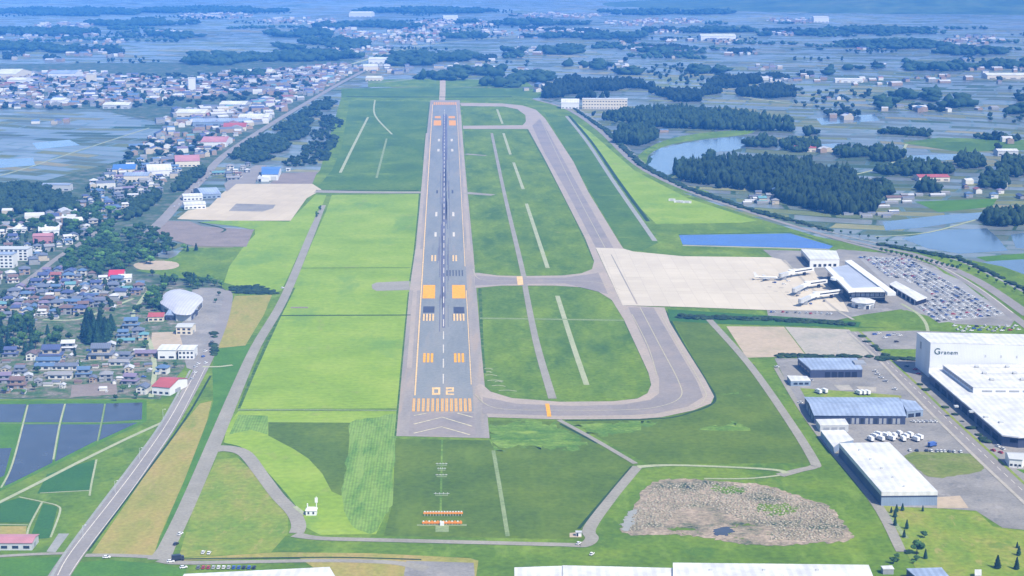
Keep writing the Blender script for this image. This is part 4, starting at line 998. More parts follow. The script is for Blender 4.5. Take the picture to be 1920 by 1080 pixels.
# ---- airliner
def airliner(px, py, heading, L=31.0):
    c = G(px, py); root = empty('airliner', (c.x, c.y, 0.4), heading)
    tag(root, 'white twin-jet airliner parked nose-in at the farthest jet bridge', 'airplane'); root.scale = (.88, .88, .88)
    z = 3.2; rad = 1.55
    prof = [(-L / 2, .25, .9), (-L / 2 + 2.5, .75, .6), (-L / 2 + 6, 1.3, .2), (-L / 2 + 9, rad, 0), (L / 2 - 5, rad, 0), (L / 2 - 2.6, 1.3, -.1), (L / 2 - 1, .8, -.25), (L / 2, .15, -.4)]
    mb = MB(); n = 14; vs = []
    for x, r, dz in prof: vs += [(x, r * math.cos(k * math.tau / n), z + dz + r * math.sin(k * math.tau / n)) for k in range(n)]
    fs = [(i * n + k, i * n + (k + 1) % n, (i + 1) * n + (k + 1) % n, (i + 1) * n + k)[::-1] for i in range(len(prof) - 1) for k in range(n)]
    mb.mesh(vs, fs + [tuple(range(n)), tuple(range((len(prof) - 1) * n, len(prof) * n))[::-1]])
    f = mb.build('fuselage', [B['white']], root, True)
    for s in (-1, 1):
        mb = MB(); v = [(3.5, s * 1.3, z - 0.9), (-2.5, s * 1.3, z - 0.9), (-6.0, s * 13.5, z + 0.6), (-4.4, s * 13.5, z + 0.6)]
        mb.mesh(v + [(a, b, d + 0.4) for a, b, d in v], [(0, 1, 2, 3), (7, 6, 5, 4), (0, 4, 5, 1), (1, 5, 6, 2), (2, 6, 7, 3), (3, 7, 4, 0)]); mb.build('wing', [B['pale_grey']], root)
        mb = MB(); v = [(-L / 2 + 4.5, s * 0.5, z + 0.8), (-L / 2 + 1.8, s * 0.5, z + 0.8), (-L / 2 + 0.4, s * 5.2, z + 1.3), (-L / 2 + 1.8, s * 5.2, z + 1.3)]
        mb.mesh(v + [(a, b, d + 0.25) for a, b, d in v], [(0, 1, 2, 3), (7, 6, 5, 4), (0, 4, 5, 1), (1, 5, 6, 2), (2, 6, 7, 3), (3, 7, 4, 0)]); mb.build('tailplane', [B['white']], root)
        mb = MB(); mb.tube((3.6, s * 4.6, z - 1.5), (0.4, s * 4.6, z - 1.5), 0.95, 0.6, 12); mb.build('engine', [B['grey']], root)
        mb = MB(); mb.box(-1.6, -0.8, s * 2.4 - .3, s * 2.4 + .3, 0, 1.0); mb.box(-1.35, -1.05, s * 2.4 - .12, s * 2.4 + .12, 1.0, z - 0.6); mb.build('main_wheel', [B['tyre']], root)
        mb = MB(); mb.box(-9.5, 11, s * 1.50, s * 1.585, z + 0.15, z + 0.55); mb.build('window_row', [B['glass']], f)
    mb = MB(); v = [(-L / 2 + 5.2, -.18, z + 1.2), (-L / 2 + 1.2, -.18, z + 1.2), (-L / 2 - 0.6, -.12, z + 6.2), (-L / 2 + 1.6, -.12, z + 6.2)]
    mb.mesh(v + [(a, -b, d) for a, b, d in v], [(3, 2, 1, 0), (4, 5, 6, 7), (0, 1, 5, 4), (1, 2, 6, 5), (2, 3, 7, 6), (3, 0, 4, 7)]); mb.build('tail_fin', [B['white']], root)
    mb = MB(); mb.box(L / 2 - 3.1, L / 2 - 2.3, -0.95, 0.95, z + 0.75, z + 1.12); mb.build('cockpit_window', [B['glass']], f)
    mb = MB(); mb.box(L / 2 - 4.3, L / 2 - 3.8, -.25, .25, 0, z - 1.0); mb.build('nose_wheel', [B['tyre']], root)
airliner(1438, 526, R(-8))

# ---- hangar side on the left
root, P, w, rf = gable('hangar', 'white hangar with bright blue roof beside the tan apron', 'hangar', [(491, 327), (521, 327), (527, 313), (491, 313)], 9.0, 2.5, B['white'], B['blue_roof'], 0.6, nwin=0, door=False)
pane(root, P, 0, 0.12, 0.45, 0.2, 6.0, 'hangar_door', B['pale_grey'], w); pane(root, P, 0, 0.55, 0.9, 0.2, 6.0, 'hangar_door', B['pale_grey'], w)
root, P, w, rf = building('lean_to', 'white lean-to standing against the blue-roofed hangar front', 'shed', [(483, 333), (486, 328), (506, 328), (504, 333)], 6.0, B['white'], B['white_roof'])
pane(root, P, 3, 0.7, 0.95, 0.2, 4.0, 'door', B['dark'], w)
def hall(label, px, py, wd, dp, h, rot, roof, wall, cat='building', name='hall', rise=0.16, nwin=4, group=None, rows=1):
    """low-pitched hall: its front bottom edge is centred at this pixel"""
    c = G(px, py); root = empty(name, (c.x, c.y, 0), R(rot)); tag(root, label, cat, group)
    x, d = wd / 2, dp; rr = rise * dp / 2
    mb = MB(); mb.prism([(-x, 0), (x, 0), (x, d), (-x, d)], 0, h, top=False)
    mb.face([(-x, d, h), (-x, 0, h), (-x, d / 2, h + rr)]); mb.face([(x, 0, h), (x, d, h), (x, d / 2, h + rr)])
    w = mb.build('wall', [wall], root)
    mb = MB(); o = 0.5; k = o * rise
    for s in (0, 1):
        y0, y1 = (-o, d / 2) if s == 0 else (d / 2, d + o)
        z0, z1 = (h - k, h + rr) if s == 0 else (h + rr, h - k)
        v = [(-x - o, y0, z0), (x + o, y0, z0), (x + o, y1, z1), (-x - o, y1, z1)]
        mb.mesh(v + [(a, b, e + 0.3) for a, b, e in v], [(3, 2, 1, 0), (4, 5, 6, 7), (0, 1, 5, 4), (1, 2, 6, 5), (2, 3, 7, 6), (3, 0, 4, 7)])
    mb.build('roof', [roof], root)
    for r_ in range(rows):
        zb = 1.1 + r_ * (h - 0.6) / rows
        for i in range(nwin):
            mb = MB(); mb.box(-x + wd * (i + .22) / nwin, -x + wd * (i + .78) / nwin, -0.1, 0.05, zb, min(zb + 1.7, h - 0.4)); mb.build('window', [B['glass']], w)
    mb = MB(); mb.box(x, x + 0.1, d * .3, d * .6, 0.1, min(3, h - .5)); mb.build('door', [B['grey']], w)
    return root
# gymnasium with a curved, stepped white roof
h0 = 7.0
out = [(306, 572), (301, 566), (312, 549), (336, 543), (369, 552), (380, 562), (369, 574), (358, 588), (330, 588), (320, 581)]
P = [G(x, y, h0) for x, y in out]; c = sum(P, Vector()) / len(P)
root = empty('gymnasium', (c.x, c.y, 0)); tag(root, 'large gymnasium with domed lavender-white roof among dark trees', 'gymnasium')
mb = MB(); mb.prism([(p.x, p.y) for p in P], 0, h0, top=False); w = part(mb, 'wall', [B['pale_grey']], root)
mb = MB(); S = [tuple(p) for p in catmull([(p.x, p.y, 0) for p in P], 3, True)]
rings = []
for t, z in ((1.03, h0 - .4), (1.02, h0 + .3), (0.8, h0 + 1.9), (0.5, h0 + 3.0), (0.25, h0 + 3.4)):
    rings.append([(c.x + (s[0] - c.x) * t, c.y + (s[1] - c.y) * t, z) for s in S])
for a_, b_ in zip(rings, rings[1:]):
    for k in range(len(S)): mb.face([a_[k], b_[k], b_[(k + 1) % len(S)], a_[(k + 1) % len(S)]])
mb.cap(rings[-1]); rf = part(mb, 'roof', [B['gym_roof']], root)
for i in (5, 6, 8, 9): pane(root, P, i, 0.15, 0.85, 1.0, 4.5, 'window', B['glass'], w, 0.2)
hall('grey-roofed porch building joined to the front of the gymnasium', 335, 601, 24, 26, 5, -3, B['pale_blue_roof'], B['dark_blue_wall_and_shade'], 'building', 'porch_building', nwin=5)
hall('white annex with small upper windows below the gymnasium', 345, 628, 14, 16, 7, -3, B['pale_grey'], B['cream_wall'], 'building', 'annex', nwin=3, rows=2)
hall('large white flat-fronted store below the tan gravel yard', 313, 674, 15, 20, 8, 0, B['white_roof'], B['white'], 'shop', 'store', nwin=2, rise=.05)
hall('white block with dark garage openings beside the main road', 349, 674, 13, 18, 8, 0, B['white_roof'], B['white'], 'shop', 'garage_block', nwin=4, rise=.05, rows=2)
hall('white-walled red-roofed house nearest the main road bend', 302, 741, 15, 30, 6.5, -16, B['red_roof'], B['white'], 'house', 'roadside_house', nwin=3, rise=.22)
hall('long red-roofed barn at the lower left edge by rice fields', 8, 1032, 32, 14, 4.5, 0, B['pink_roof'], B['pale_grey'], 'barn', 'barn', nwin=5)
# larger buildings of the town
hall('white low stores building along the tan apron edge', 366, 392, 28, 26, 6, 16, B['white_roof'], B['white'], 'building', 'store', nwin=5)
hall('second white stores building behind the low one at the apron', 362, 376, 26, 24, 6, 16, B['white_roof'], B['white'], 'building', 'store', nwin=5)
hall('grey-roofed office block touching the tan apron corner', 397, 372, 26, 60, 6, 22, B['pale_blue_roof'], B['grey_blue_wall'], 'office', 'office', nwin=4)
hall('broad pink-roofed hall beside the town road', 352, 313, 38, 70, 9, 12, B['pink_roof'], B['cream_wall'], 'hall', 'town_hall', nwin=6)
hall('bright white roofed hall left of the pink-roofed hall', 300, 331, 36, 70, 9, 14, B['white_roof'], B['white'], 'hall', 'hall', nwin=6)
hall('cream walled hall with blue-grey roof left of white hall', 255, 341, 36, 36, 9, 3, B['pale_blue_roof'], B['cream_wall'], 'hall', 'hall', nwin=6)
hall('wide bright blue roof among the houses', 232, 326, 34, 55, 7, 8, B['blue_roof'], B['cream_wall'], 'hall', 'hall', nwin=5)
hall('white school block with rows of windows at left edge', 22, 489, 36, 18, 13, -2, B['pale_grey'], B['white'], 'school', 'school_block', nwin=7, rows=4, rise=.03)
hall('nearer pale blue school block cut by the left edge', 4, 503, 24, 16, 15, -2, B['pale_blue_roof'], B['white'], 'school', 'school_block', nwin=5, rows=4, rise=.03)
hall('pink hall in the trees beside the school blocks', 80, 457, 22, 20, 9, 8, B['pink_roof'], B['pink_roof'], 'hall', 'hall', nwin=4)
hall('slanted white roof directly behind the pink hall', 92, 442, 24, 48, 6, 14, B['white_roof'], B['white'], 'hall', 'hall', nwin=4)
hall('low white roof in the trees left of the pink hall', 30, 437, 24, 28, 5, 2, B['white_roof'], B['white'], 'hall', 'hall', nwin=4)
hall('crimson-roofed house at the foot of the wooded park', 218, 528, 15, 26, 6, 8, plain('crimson_roof', (0.36, 0.03, 0.06)), B['white'], 'house', 'house', nwin=3, rise=.3)
hall('white-roofed house touching the crimson-roofed house', 234, 530, 13, 16, 5, 8, B['white_roof'], B['white'], 'house', 'house', nwin=3, rise=.3)
hall('red-brown roofed villa left of the gymnasium trees', 292, 603, 14, 14, 4.5, 2, B['red_roof'], B['cream_wall'], 'house', 'villa', nwin=3, rise=.35)
hall('small blue factory shed behind the tan drill yard', 540, 321, 6, 10, 3.5, 0, B['pale_grey'], B['white'], 'shed', 'shed', nwin=1)
# far buildings, seen in haze
hall('long white school building in front of the far forest', 1134, 204, 96, 20, 21, -3, B['white_roof'], B['cream_wall'], 'school', 'school_building', nwin=16, rows=3, rise=.06)
hall('white gymnasium left of the long far school building', 1069, 204, 38, 34, 13, -3, B['white_roof'], B['white'], 'gymnasium', 'gymnasium', nwin=5, rise=.4)
far = [(107, 197, 30, 50, 10, 'white_roof', 'white', 'bright white hall in the middle of the far left town'),
       (217, 204, 56, 50, 8, 'white_roof', 'pale_grey', 'long pale hall beside the far left town rice fields'),
       (357, 220, 60, 60, 9, 'white_roof', 'cream_wall', 'wide cream hall on the town side of the highway'),
       (435, 203, 56, 60, 8, 'white_roof', 'pale_grey', 'long pale roof near the far end of the highway town'),
       (415, 236, 110, 50, 8, 'pale_blue_roof', 'grey_blue_wall', 'longest grey-blue shed beside the highway'),
       (440, 246, 42, 60, 8, 'red_roof', 'cream_wall', 'dark red roofed shop beside the highway'),
       (475, 228, 60, 50, 9, 'white_roof', 'white', 'white shop row beside the highway shoulder'),
       (400, 276, 44, 70, 9, 'pink_roof', 'white', 'pale pink shop roof at the highway'),
       (30, 158, 46, 60, 10, 'white_roof', 'white', 'left white factory at far left town edge'),
       (8, 148, 60, 120, 12, 'white_roof', 'cream_wall', 'cream factory cut by the left edge in haze'),
       (115, 147, 70, 80, 12, 'pale_blue_roof', 'white', 'long pale blue factory in the hazy far town'),
       (485, 143, 70, 60, 12, 'white_roof', 'cream_wall', 'cream hall in haze above the highway town'),
       (360, 172, 16, 16, 32, 'white_roof', 'white', 'white tower block rising from the far town'),
       (170, 157, 22, 16, 24, 'white_roof', 'cream_wall', 'cream apartment tower in the hazy far town'),
       (105, 358, 40, 14, 9, 'pale_blue_roof', 'pale_grey', 'long grey apartment block behind the dark trees'),
       (695, 133, 40, 60, 12, 'white_roof', 'cream_wall', 'pale hall where the highway meets the far village'),
       (710, 119, 60, 60, 12, 'white_roof', 'white', 'white hall beyond the highway far end'),
       (700, 152, 40, 40, 8, 'white_roof', 'cream_wall', 'cream shed in field left of the far road'),
       (1347, 76, 130, 80, 16, 'white_roof', 'white', 'bright white factory far off in blue haze'),
       (675, 32, 110, 100, 18, 'white_roof', 'white', 'pale factory at the hazy far edge, left'),
       (1540, 42, 70, 60, 22, 'white_roof', 'white', 'pale tower-like building far off at right in haze'),
       (845, 38, 70, 70, 16, 'white_roof', 'white', 'pale works above the runway in far haze'),
       (1333, 328, 12, 20, 6, 'white_roof', 'white', 'white house in front of the long cedar wood'),
       (1890, 148, 110, 50, 10, 'white_roof', 'cream_wall', 'long cream shed at the far right edge'),
       (1592, 155, 70, 30, 8, 'white_roof', 'white', 'long white shed by hazy fields at right'),
       (1725, 207, 30, 30, 7, 'white_roof', 'white', 'white house below the far right grove'),
       (1510, 285, 36, 26, 7, 'red_roof', 'cream_wall', 'red-roofed farmhouse at the foot of a round grove'),
       (1752, 340, 46, 30, 6, 'red_roof', 'cream_wall', 'brown-red roof among the right village trees'),
       (1890, 292, 34, 26, 8, 'white_roof', 'pale_grey', 'pale greenhouse block beside the right village')]
for x, y, a_, b_, h, r_, wl, lb in far: hall(lb, x, y, a_, b_, h, rng.uniform(-6, 6), B[r_], B[wl], 'building', 'hall', nwin=4)

# ---- small airfield equipment
c = G(829, 984); root = empty('localizer_antenna', (c.x, c.y, 0)); tag(root, 'orange antenna array with white tips on the runway axis', 'antenna')
W = 24.0
for j, (dy, zz) in enumerate(((0, 2.0), (16, 2.6))):
    mb = MB(); mb.box(-W / 2, W / 2, dy - .45, dy + .45, zz - 1.1, zz); mb.build('rail', [B['orange']], root)
    for k in range(14):
        x = -W / 2 + W * (k + .5) / 14
        mb = MB(); mb.box(x - .12, x + .12, dy - .12, dy + .12, 0.1, zz - 1.1); mb.box(x - .42, x + .42, dy - .5, dy + .5, zz, zz + .5); mb.build('antenna', [B['orange'] if j == 0 and k % 2 else B['white']], root)
mb = MB(); mb.box(-1.2, 1.2, -2.2, -0.6, 0.1, 2.4); mb.build('cabinet', [B['white']], root)
road('gravel_strip', [(782, 985), (875, 985)], 3, 'grass_path', 5, 1)
road('gravel_strip', [(829, 985), (829, 998)], 8, 'grass_path', 5, 1)
road('gravel_strip', [(829, 825), (826, 968)], 1.3, 'clover', 5, 1)
for k, (y, wd) in enumerate(((872, 8), (881, 6), (893, 8), (928, 10))):
    c = G(828, y); root = empty('approach_light_bar', (c.x, c.y, 0))
    tag(root, f'white approach light bar in dark grass, {ORD[k]} counting out from the runway end', 'runway light', 'approach light bars')
    mb = MB(); mb.box(-wd / 2, wd / 2, -.12, .12, .9, 1.1); mb.build('crossbar', [B['pale_grey']], root)
    for i in range(4):
        x = -wd / 2 + wd * (i + .5) / 4
        mb = MB(); mb.box(x - .08, x + .08, -.08, .08, 0, .9); mb.build('post', [B['grey']], root)
        mb = MB(); mb.tube((x, -.2, 1.1), (x, .2, 1.35), .16, .22, 8); mb.build('lamp', [B['white']], root)
    road('gravel_strip', [(828 - wd * 1.2, y + 1), (828 + wd * 1.2, y + 1)], 2.2, 'grass_path', 5, 1)
c = G(584, 965); root = empty('equipment_hut', (c.x, c.y, 0.1)); tag(root, 'white equipment hut with a mast in mown grass by the bent road', 'hut')
mb = MB(); mb.prism([(-3.2, -2), (3.2, -2), (3.2, 3), (-3.2, 3)], 0, 3.2, top=False); w = mb.build('wall', [B['white']], root)
mb = MB(); mb.mesh([(-3.6, -2.4, 3.2), (3.6, -2.4, 3.2), (3.6, 3.4, 3.2), (-3.6, 3.4, 3.2), (-2.0, .5, 4.8), (2.0, .5, 4.8)], [(0, 1, 5, 4), (1, 2, 5), (2, 3, 4, 5), (3, 0, 4), (3, 2, 1, 0)]); mb.build('roof', [B['white']], root)
for x in (-1.6, 1.4):
    mb = MB(); mb.box(x - .55, x + .55, -2.1, -1.95, .9, 2.3); mb.build('window', [B['glass']], w)
mb = MB(); mb.tube((2.6, 4.5, 0), (2.6, 4.5, 10), .35, .2, 8); mb.box(1.7, 3.5, 4.2, 4.8, 6.2, 9.2); mb.build('mast', [B['white']], root)
mb = MB(); mb.box(-3.0, -2.4, 3, 3.6, 0, 6); mb.build('mast', [B['white']], root)
road('gravel_strip', [(552, 950), (572, 966)], 3, 'pale_path', 8, 1)
c = G(1085, 1005); root = empty('equipment_hut', (c.x, c.y, 0.1)); tag(root, 'tiny white equipment hut on cream pad inside the road corner', 'hut')
mb = MB(); mb.prism([(-1.6, -1.2), (1.6, -1.2), (1.6, 1.4), (-1.6, 1.4)], 0, 2.4, top=False); mb.build('wall', [B['white']], root)
mb = MB(); mb.box(-1.9, 1.9, -1.5, 1.7, 2.4, 2.7); mb.build('roof', [B['pale_grey']], root)
mb = MB(); mb.box(-1.3, -.3, -1.3, -1.15, 0, 2); mb.build('door', [B['dark']], root)
sheet('tan_pad', [(1068, 1000), (1090, 998), (1090, 1008), (1068, 1008)], 'bare', 5)
# ================================================================== HOUSES
ROOFS = {'navy': (0.055, 0.07, 0.15), 'slate': (0.10, 0.115, 0.155), 'blue': (0.075, 0.125, 0.215), 'brown': (0.13, 0.085, 0.075), 'red': (0.21, 0.08, 0.075), 'grey': (0.19, 0.19, 0.20), 'white': (0.38, 0.38, 0.40), 'purple': (0.15, 0.12, 0.18), 'teal': (0.09, 0.20, 0.22)}
ROOFM = {k: ribbed(k + '_roof_tiles', v, 0.9, 0.5, 0.12, 0, 0.18) for k, v in ROOFS.items()}
WALLM = {'white': plain('white_plaster', (0.45, 0.44, 0.41), 0.85, 0.15, 0.1, 3), 'cream': plain('cream_plaster', (0.36, 0.315, 0.245), 0.85, 0.15, 0.1, 3), 'grey': plain('grey_siding', (0.20, 0.205, 0.21), 0.8, 0.15, 0.1, 3), 'tan': plain('tan_siding', (0.24, 0.18, 0.135), 0.8, 0.15, 0.1, 3)}

def roof_mb(mb, x0, x1, y0, y1, z, rise, hip, o=0.7):
    x0 -= o; x1 += o; y0 -= o; y1 += o
    ym = (y0 + y1) / 2; zl = z - 0.18
    if hip:
        k = min((y1 - y0) / 2, (x1 - x0) / 2 - 0.5)
        v = [(x0, y0, zl), (x1, y0, zl), (x1, y1, zl), (x0, y1, zl), (x0 + k, ym, z + rise), (x1 - k, ym, z + rise)]
        mb.mesh(v, [(0, 1, 5, 4), (1, 2, 5), (2, 3, 4, 5), (3, 0, 4), (3, 2, 1, 0)])
    else:
        v = [(x0, y0, zl), (x1, y0, zl), (x1, ym, z + rise), (x0, ym, z + rise), (x1, y1, zl), (x0, y1, zl)]
        t = [(a, b, c + 0.22) for a, b, c in v]
        mb.mesh(v + t, [(3, 2, 1, 0), (5, 4, 2, 3), (6, 7, 8, 9), (9, 8, 10, 11), (0, 1, 7, 6), (4, 5, 11, 10), (1, 2, 8, 7), (2, 4, 10, 8), (3, 0, 6, 9), (5, 3, 9, 11)])

def house_proto(kind):
    """returns mesh data: wall, roof, list of windows, door"""
    wl, rf = MB(), MB(); wins = []; 
    def win(x0, x1, y, z0, z1):
        m = MB(); m.box(x0, x1, y - 0.08, y + 0.1, z0, z1); wins.append(m.data('window', [B['glass']]))
    if kind == 0:      # two storeys with a lower skirt roof, gable
        wl.prism([(-5.5, -4), (5.5, -4), (5.5, 4), (-5.5, 4)], 0, 3, top=False); wl.prism([(-4, -2.9), (4.6, -2.9), (4.6, 3.4), (-4, 3.4)], 3, 5.9, top=False)
        wl.mesh([(-4, -2.9, 5.7), (-4, 3.4, 5.7), (-4, .25, 7.3), (4.6, -2.9, 5.7), (4.6, 3.4, 5.7), (4.6, .25, 7.3)], [(1, 0, 2), (3, 4, 5)])
        roof_mb(rf, -5.5, 5.5, -4, 4, 3, 1.5, True); roof_mb(rf, -4, 4.6, -2.9, 3.4, 5.9, 1.7, False)
        win(-3.2, -1.2, -2.9, 3.9, 5.2); win(1.2, 3.4, -2.9, 3.9, 5.2); win(-4.4, -1.6, -4, .6, 2.2); win(2.4, 4.6, -4, .8, 2.2)
    elif kind == 1:    # two storeys, hipped
        wl.prism([(-4.6, -4), (4.6, -4), (4.6, 4), (-4.6, 4)], 0, 5.6, top=False); roof_mb(rf, -4.6, 4.6, -4, 4, 5.6, 2.0, True)
        wl.box(-4.7, -1.5, -5.6, -3.9, 0, 2.6); roof_mb(rf, -4.7, -1.5, -5.6, -4, 2.7, .5, False, .3)
        win(-3.6, -1.6, -4, 3.5, 4.9); win(.8, 3.4, -4, 3.5, 4.9); win(.6, 3.6, -4, .5, 2.3)
    elif kind == 2:    # long single-storey
        wl.prism([(-8, -3.2), (8, -3.2), (8, 3.2), (-8, 3.2)], 0, 3.2, top=False)
        wl.mesh([(-8, -3.2, 3.1), (-8, 3.2, 3.1), (-8, 0, 4.6), (8, -3.2, 3.1), (8, 3.2, 3.1), (8, 0, 4.6)], [(1, 0, 2), (3, 4, 5)])
        roof_mb(rf, -8, 8, -3.2, 3.2, 3.2, 1.6, False)
        win(-6.5, -3.5, -3.2, .8, 2.3); win(-1.5, 1.5, -3.2, .8, 2.3); win(5, 7.2, -3.2, .8, 2.3)
    else:              # boxy modern with gable to the front
        wl.prism([(-4, -4.8), (4, -4.8), (4, 4.8), (-4, 4.8)], 0, 5.4, top=False)
        wl.mesh([(-4, -4.8, 5.3), (4, -4.8, 5.3), (0, -4.8, 7.2), (-4, 4.8, 5.3), (4, 4.8, 5.3), (0, 4.8, 7.2)], [(0, 1, 2), (4, 3, 5)])
        r2 = MB(); roof_mb(r2, -4.8, 4.8, -4, 4, 5.4, 1.9, False)
        rf.mesh([(-y, x, z) for x, y, z in r2.v], r2.f)
        win(-2.8, -.8, -4.8, 3.3, 4.7); win(.8, 2.8, -4.8, 3.3, 4.7); win(-3, -.6, -4.8, .6, 2.2)
    d = MB(); yd = {0: -4, 1: -4, 2: -3.2, 3: -4.8}[kind]; xd = {0: .6, 1: -.4, 2: 3.2, 3: 1.6}[kind]
    d.box(xd, xd + 1.1, yd - .1, yd + .1, 0.1, 2.2)
    return wl.data('wall', [WALLM['white']]), rf.data('roof', [ROOFM['navy']]), wins, d.data('door', [B['grey']])
HP = [house_proto(k) for k in range(4)]
HB = []            # the same four as one mesh each, for houses too far off to show parts
for k in range(4):
    a_, b_ = MB(), None
    m = bpy.data.meshes.new('house'); w_, r_ = HP[k][0], HP[k][1]
    vs = [tuple(v.co) for v in w_.vertices]; n0 = len(vs); vs += [tuple(v.co) for v in r_.vertices]
    fs = [tuple(p.vertices) for p in w_.polygons] + [tuple(i + n0 for i in p.vertices) for p in r_.polygons]
    m.from_pydata(vs, [], fs); m.materials.append(WALLM['white']); m.materials.append(ROOFM['navy'])
    m.polygons.foreach_set('material_index', [0] * len(w_.polygons) + [1] * len(r_.polygons)); m.update(); HB.append(m)

def slot(o, i, m):
    o.material_slots[i].link = 'OBJECT'; o.material_slots[i].material = m

HXY = []
def house(px, py, kind, rot, rc, wc, zone, s=1.0, group=None, parts=True, sx=1.0, world=None):
    c = G(px, py) if world is None else Vector(world)
    HXY.append((c.x, c.y))
    px, py = px_of(c)
    if parts:
        root = empty('house', (c.x, c.y, 0.1), rot)
        w, r_, wins, d = HP[kind]
        wo = link(bpy.data.objects.new('wall', w), root); slot(wo, 0, WALLM[wc])
        ro = link(bpy.data.objects.new('roof', r_), root); slot(ro, 0, ROOFM[rc])
        for q in wins: link(bpy.data.objects.new('window', q), wo)
        link(bpy.data.objects.new('door', d), wo)
    else:
        root = link(bpy.data.objects.new('house', HB[kind])); root.location = (c.x, c.y, 0.1); root.rotation_euler.z = rot
        slot(root, 0, WALLM[wc]); slot(root, 1, ROOFM[rc])
    root.scale = (s * sx, s, s)
    tag(root, None, 'house', group)
    PLACED.append((root, px, py, f'{rc}-roofed {wc}', 'house', zone))
    return root

ZN = 'by flooded paddies'
NEAR = [(306, 700, 1, -.15, 'blue', 'white', 1.0), (276, 668, 2, .02, 'purple', 'tan', 1.15), (224, 684, 2, 0, 'grey', 'white', 1.0), (190, 672, 0, .05, 'slate', 'cream', 1.7), (235, 676, 0, -.1, 'slate', 'grey', 1.0),
        (157, 706, 0, .1, 'blue', 'grey', 1.1), (200, 713, 1, .1, 'grey', 'grey', 1.05), (243, 699, 3, .1, 'white', 'cream', .85), (245, 719, 0, -.12, 'purple', 'grey', 1.1), (269, 737, 3, -.15, 'slate', 'white', 1.0),
        (97, 673, 0, .05, 'navy', 'cream', 1.6), (92, 682, 2, .02, 'blue', 'white', 1.2), (88, 692, 2, .03, 'blue', 'white', 1.1), (126, 692, 2, .03, 'slate', 'white', 1.1), (114, 709, 2, .02, 'grey', 'white', 1.15), (60, 674, 3, .1, 'brown', 'white', 1.0),
        (128, 657, 0, .1, 'white', 'grey', 1.2), (33, 727, 0, .05, 'brown', 'tan', 1.2), (54, 713, 3, .3, 'white', 'grey', .8), (9, 717, 0, .1, 'purple', 'grey', 1.1), (118, 727, 3, 0, 'white', 'white', .5), (12, 700, 3, .1, 'grey', 'cream', .8),
        (246, 615, 0, .1, 'blue', 'grey', 1.3), (260, 630, 1, .1, 'slate', 'grey', 1.1), (237, 643, 2, .1, 'teal', 'grey', .9), (270, 636, 1, .1, 'teal', 'cream', .9), (231, 633, 0, .1, 'blue', 'grey', 1.0), (209, 655, 3, .2, 'white', 'grey', .9),
        (262, 660, 2, 0, 'white', 'grey', .6), (38, 700, 0, 0, 'slate', 'grey', .9), (72, 722, 3, .2, 'grey', 'grey', .7), (175, 716, 3, .1, 'slate', 'tan', .7), (20, 668, 0, .1, 'navy', 'grey', 1.1)]
for x, y, k, r_, rc, wc, s in NEAR: house(x, y, k, r_, rc, wc, ZN, s, 'houses of the paddy hamlet')

def near_road(p, extra=7.0):
    for pts, w in ROADS:
        for a, b in zip(pts, pts[1:]):
            d = b - a; d.z = 0; L2 = d.length_squared
            if L2 < 1e-6: continue
            t = max(0, min(1, ((p.x - a.x) * d.x + (p.y - a.y) * d.y) / L2))
            if (p.x - a.x - d.x * t) ** 2 + (p.y - a.y - d.y * t) ** 2 < (w / 2 + extra) ** 2: return True
    return False
BLOCKERS = []
for o in list(COL.objects):
    if o.type == 'EMPTY' and o.get('category') and o['category'] != 'house':
        BLOCKERS.append((o.location.x, o.location.y))
def free(p, d):
    return all((p.x - x) ** 2 + (p.y - y) ** 2 > d * d for x, y in HXY) and all((p.x - x) ** 2 + (p.y - y) ** 2 > 26 ** 2 for x, y in BLOCKERS)

def sites(poly, dx, dy, keep, ang=0.0, jit=0.25):
    """jittered grid of free ground points inside a polygon traced in the photograph"""
    W = [G(*p) for p in poly]; W2 = [(p.x, p.y) for p in W]
    c = sum(W, Vector()) / len(W); ca, sa = math.cos(ang), math.sin(ang)
    rad = max((p - c).length for p in W); out = []
    for i in range(-int(rad / dx) - 1, int(rad / dx) + 2):
        for j in range(-int(rad / dy) - 1, int(rad / dy) + 2):
            u, v = (i + rng.uniform(-jit, jit)) * dx, (j + rng.uniform(-jit, jit)) * dy
            p = Vector((c.x + u * ca - v * sa, c.y + u * sa + v * ca, 0))
            if rng.random() < keep and inside(p, W2): out.append(p)
    return out
ROOF_MIX = ['navy'] * 6 + ['slate'] * 6 + ['blue'] * 4 + ['grey'] * 3 + ['brown'] * 3 + ['purple'] * 3 + ['white'] * 4 + ['red'] + ['teal']
WALL_MIX = ['white'] * 5 + ['cream'] * 3 + ['grey'] * 4 + ['tan'] * 2
ROAD_ANG = math.atan2((G(420, 292) - G(332, 383)).y, (G(420, 292) - G(332, 383)).x)
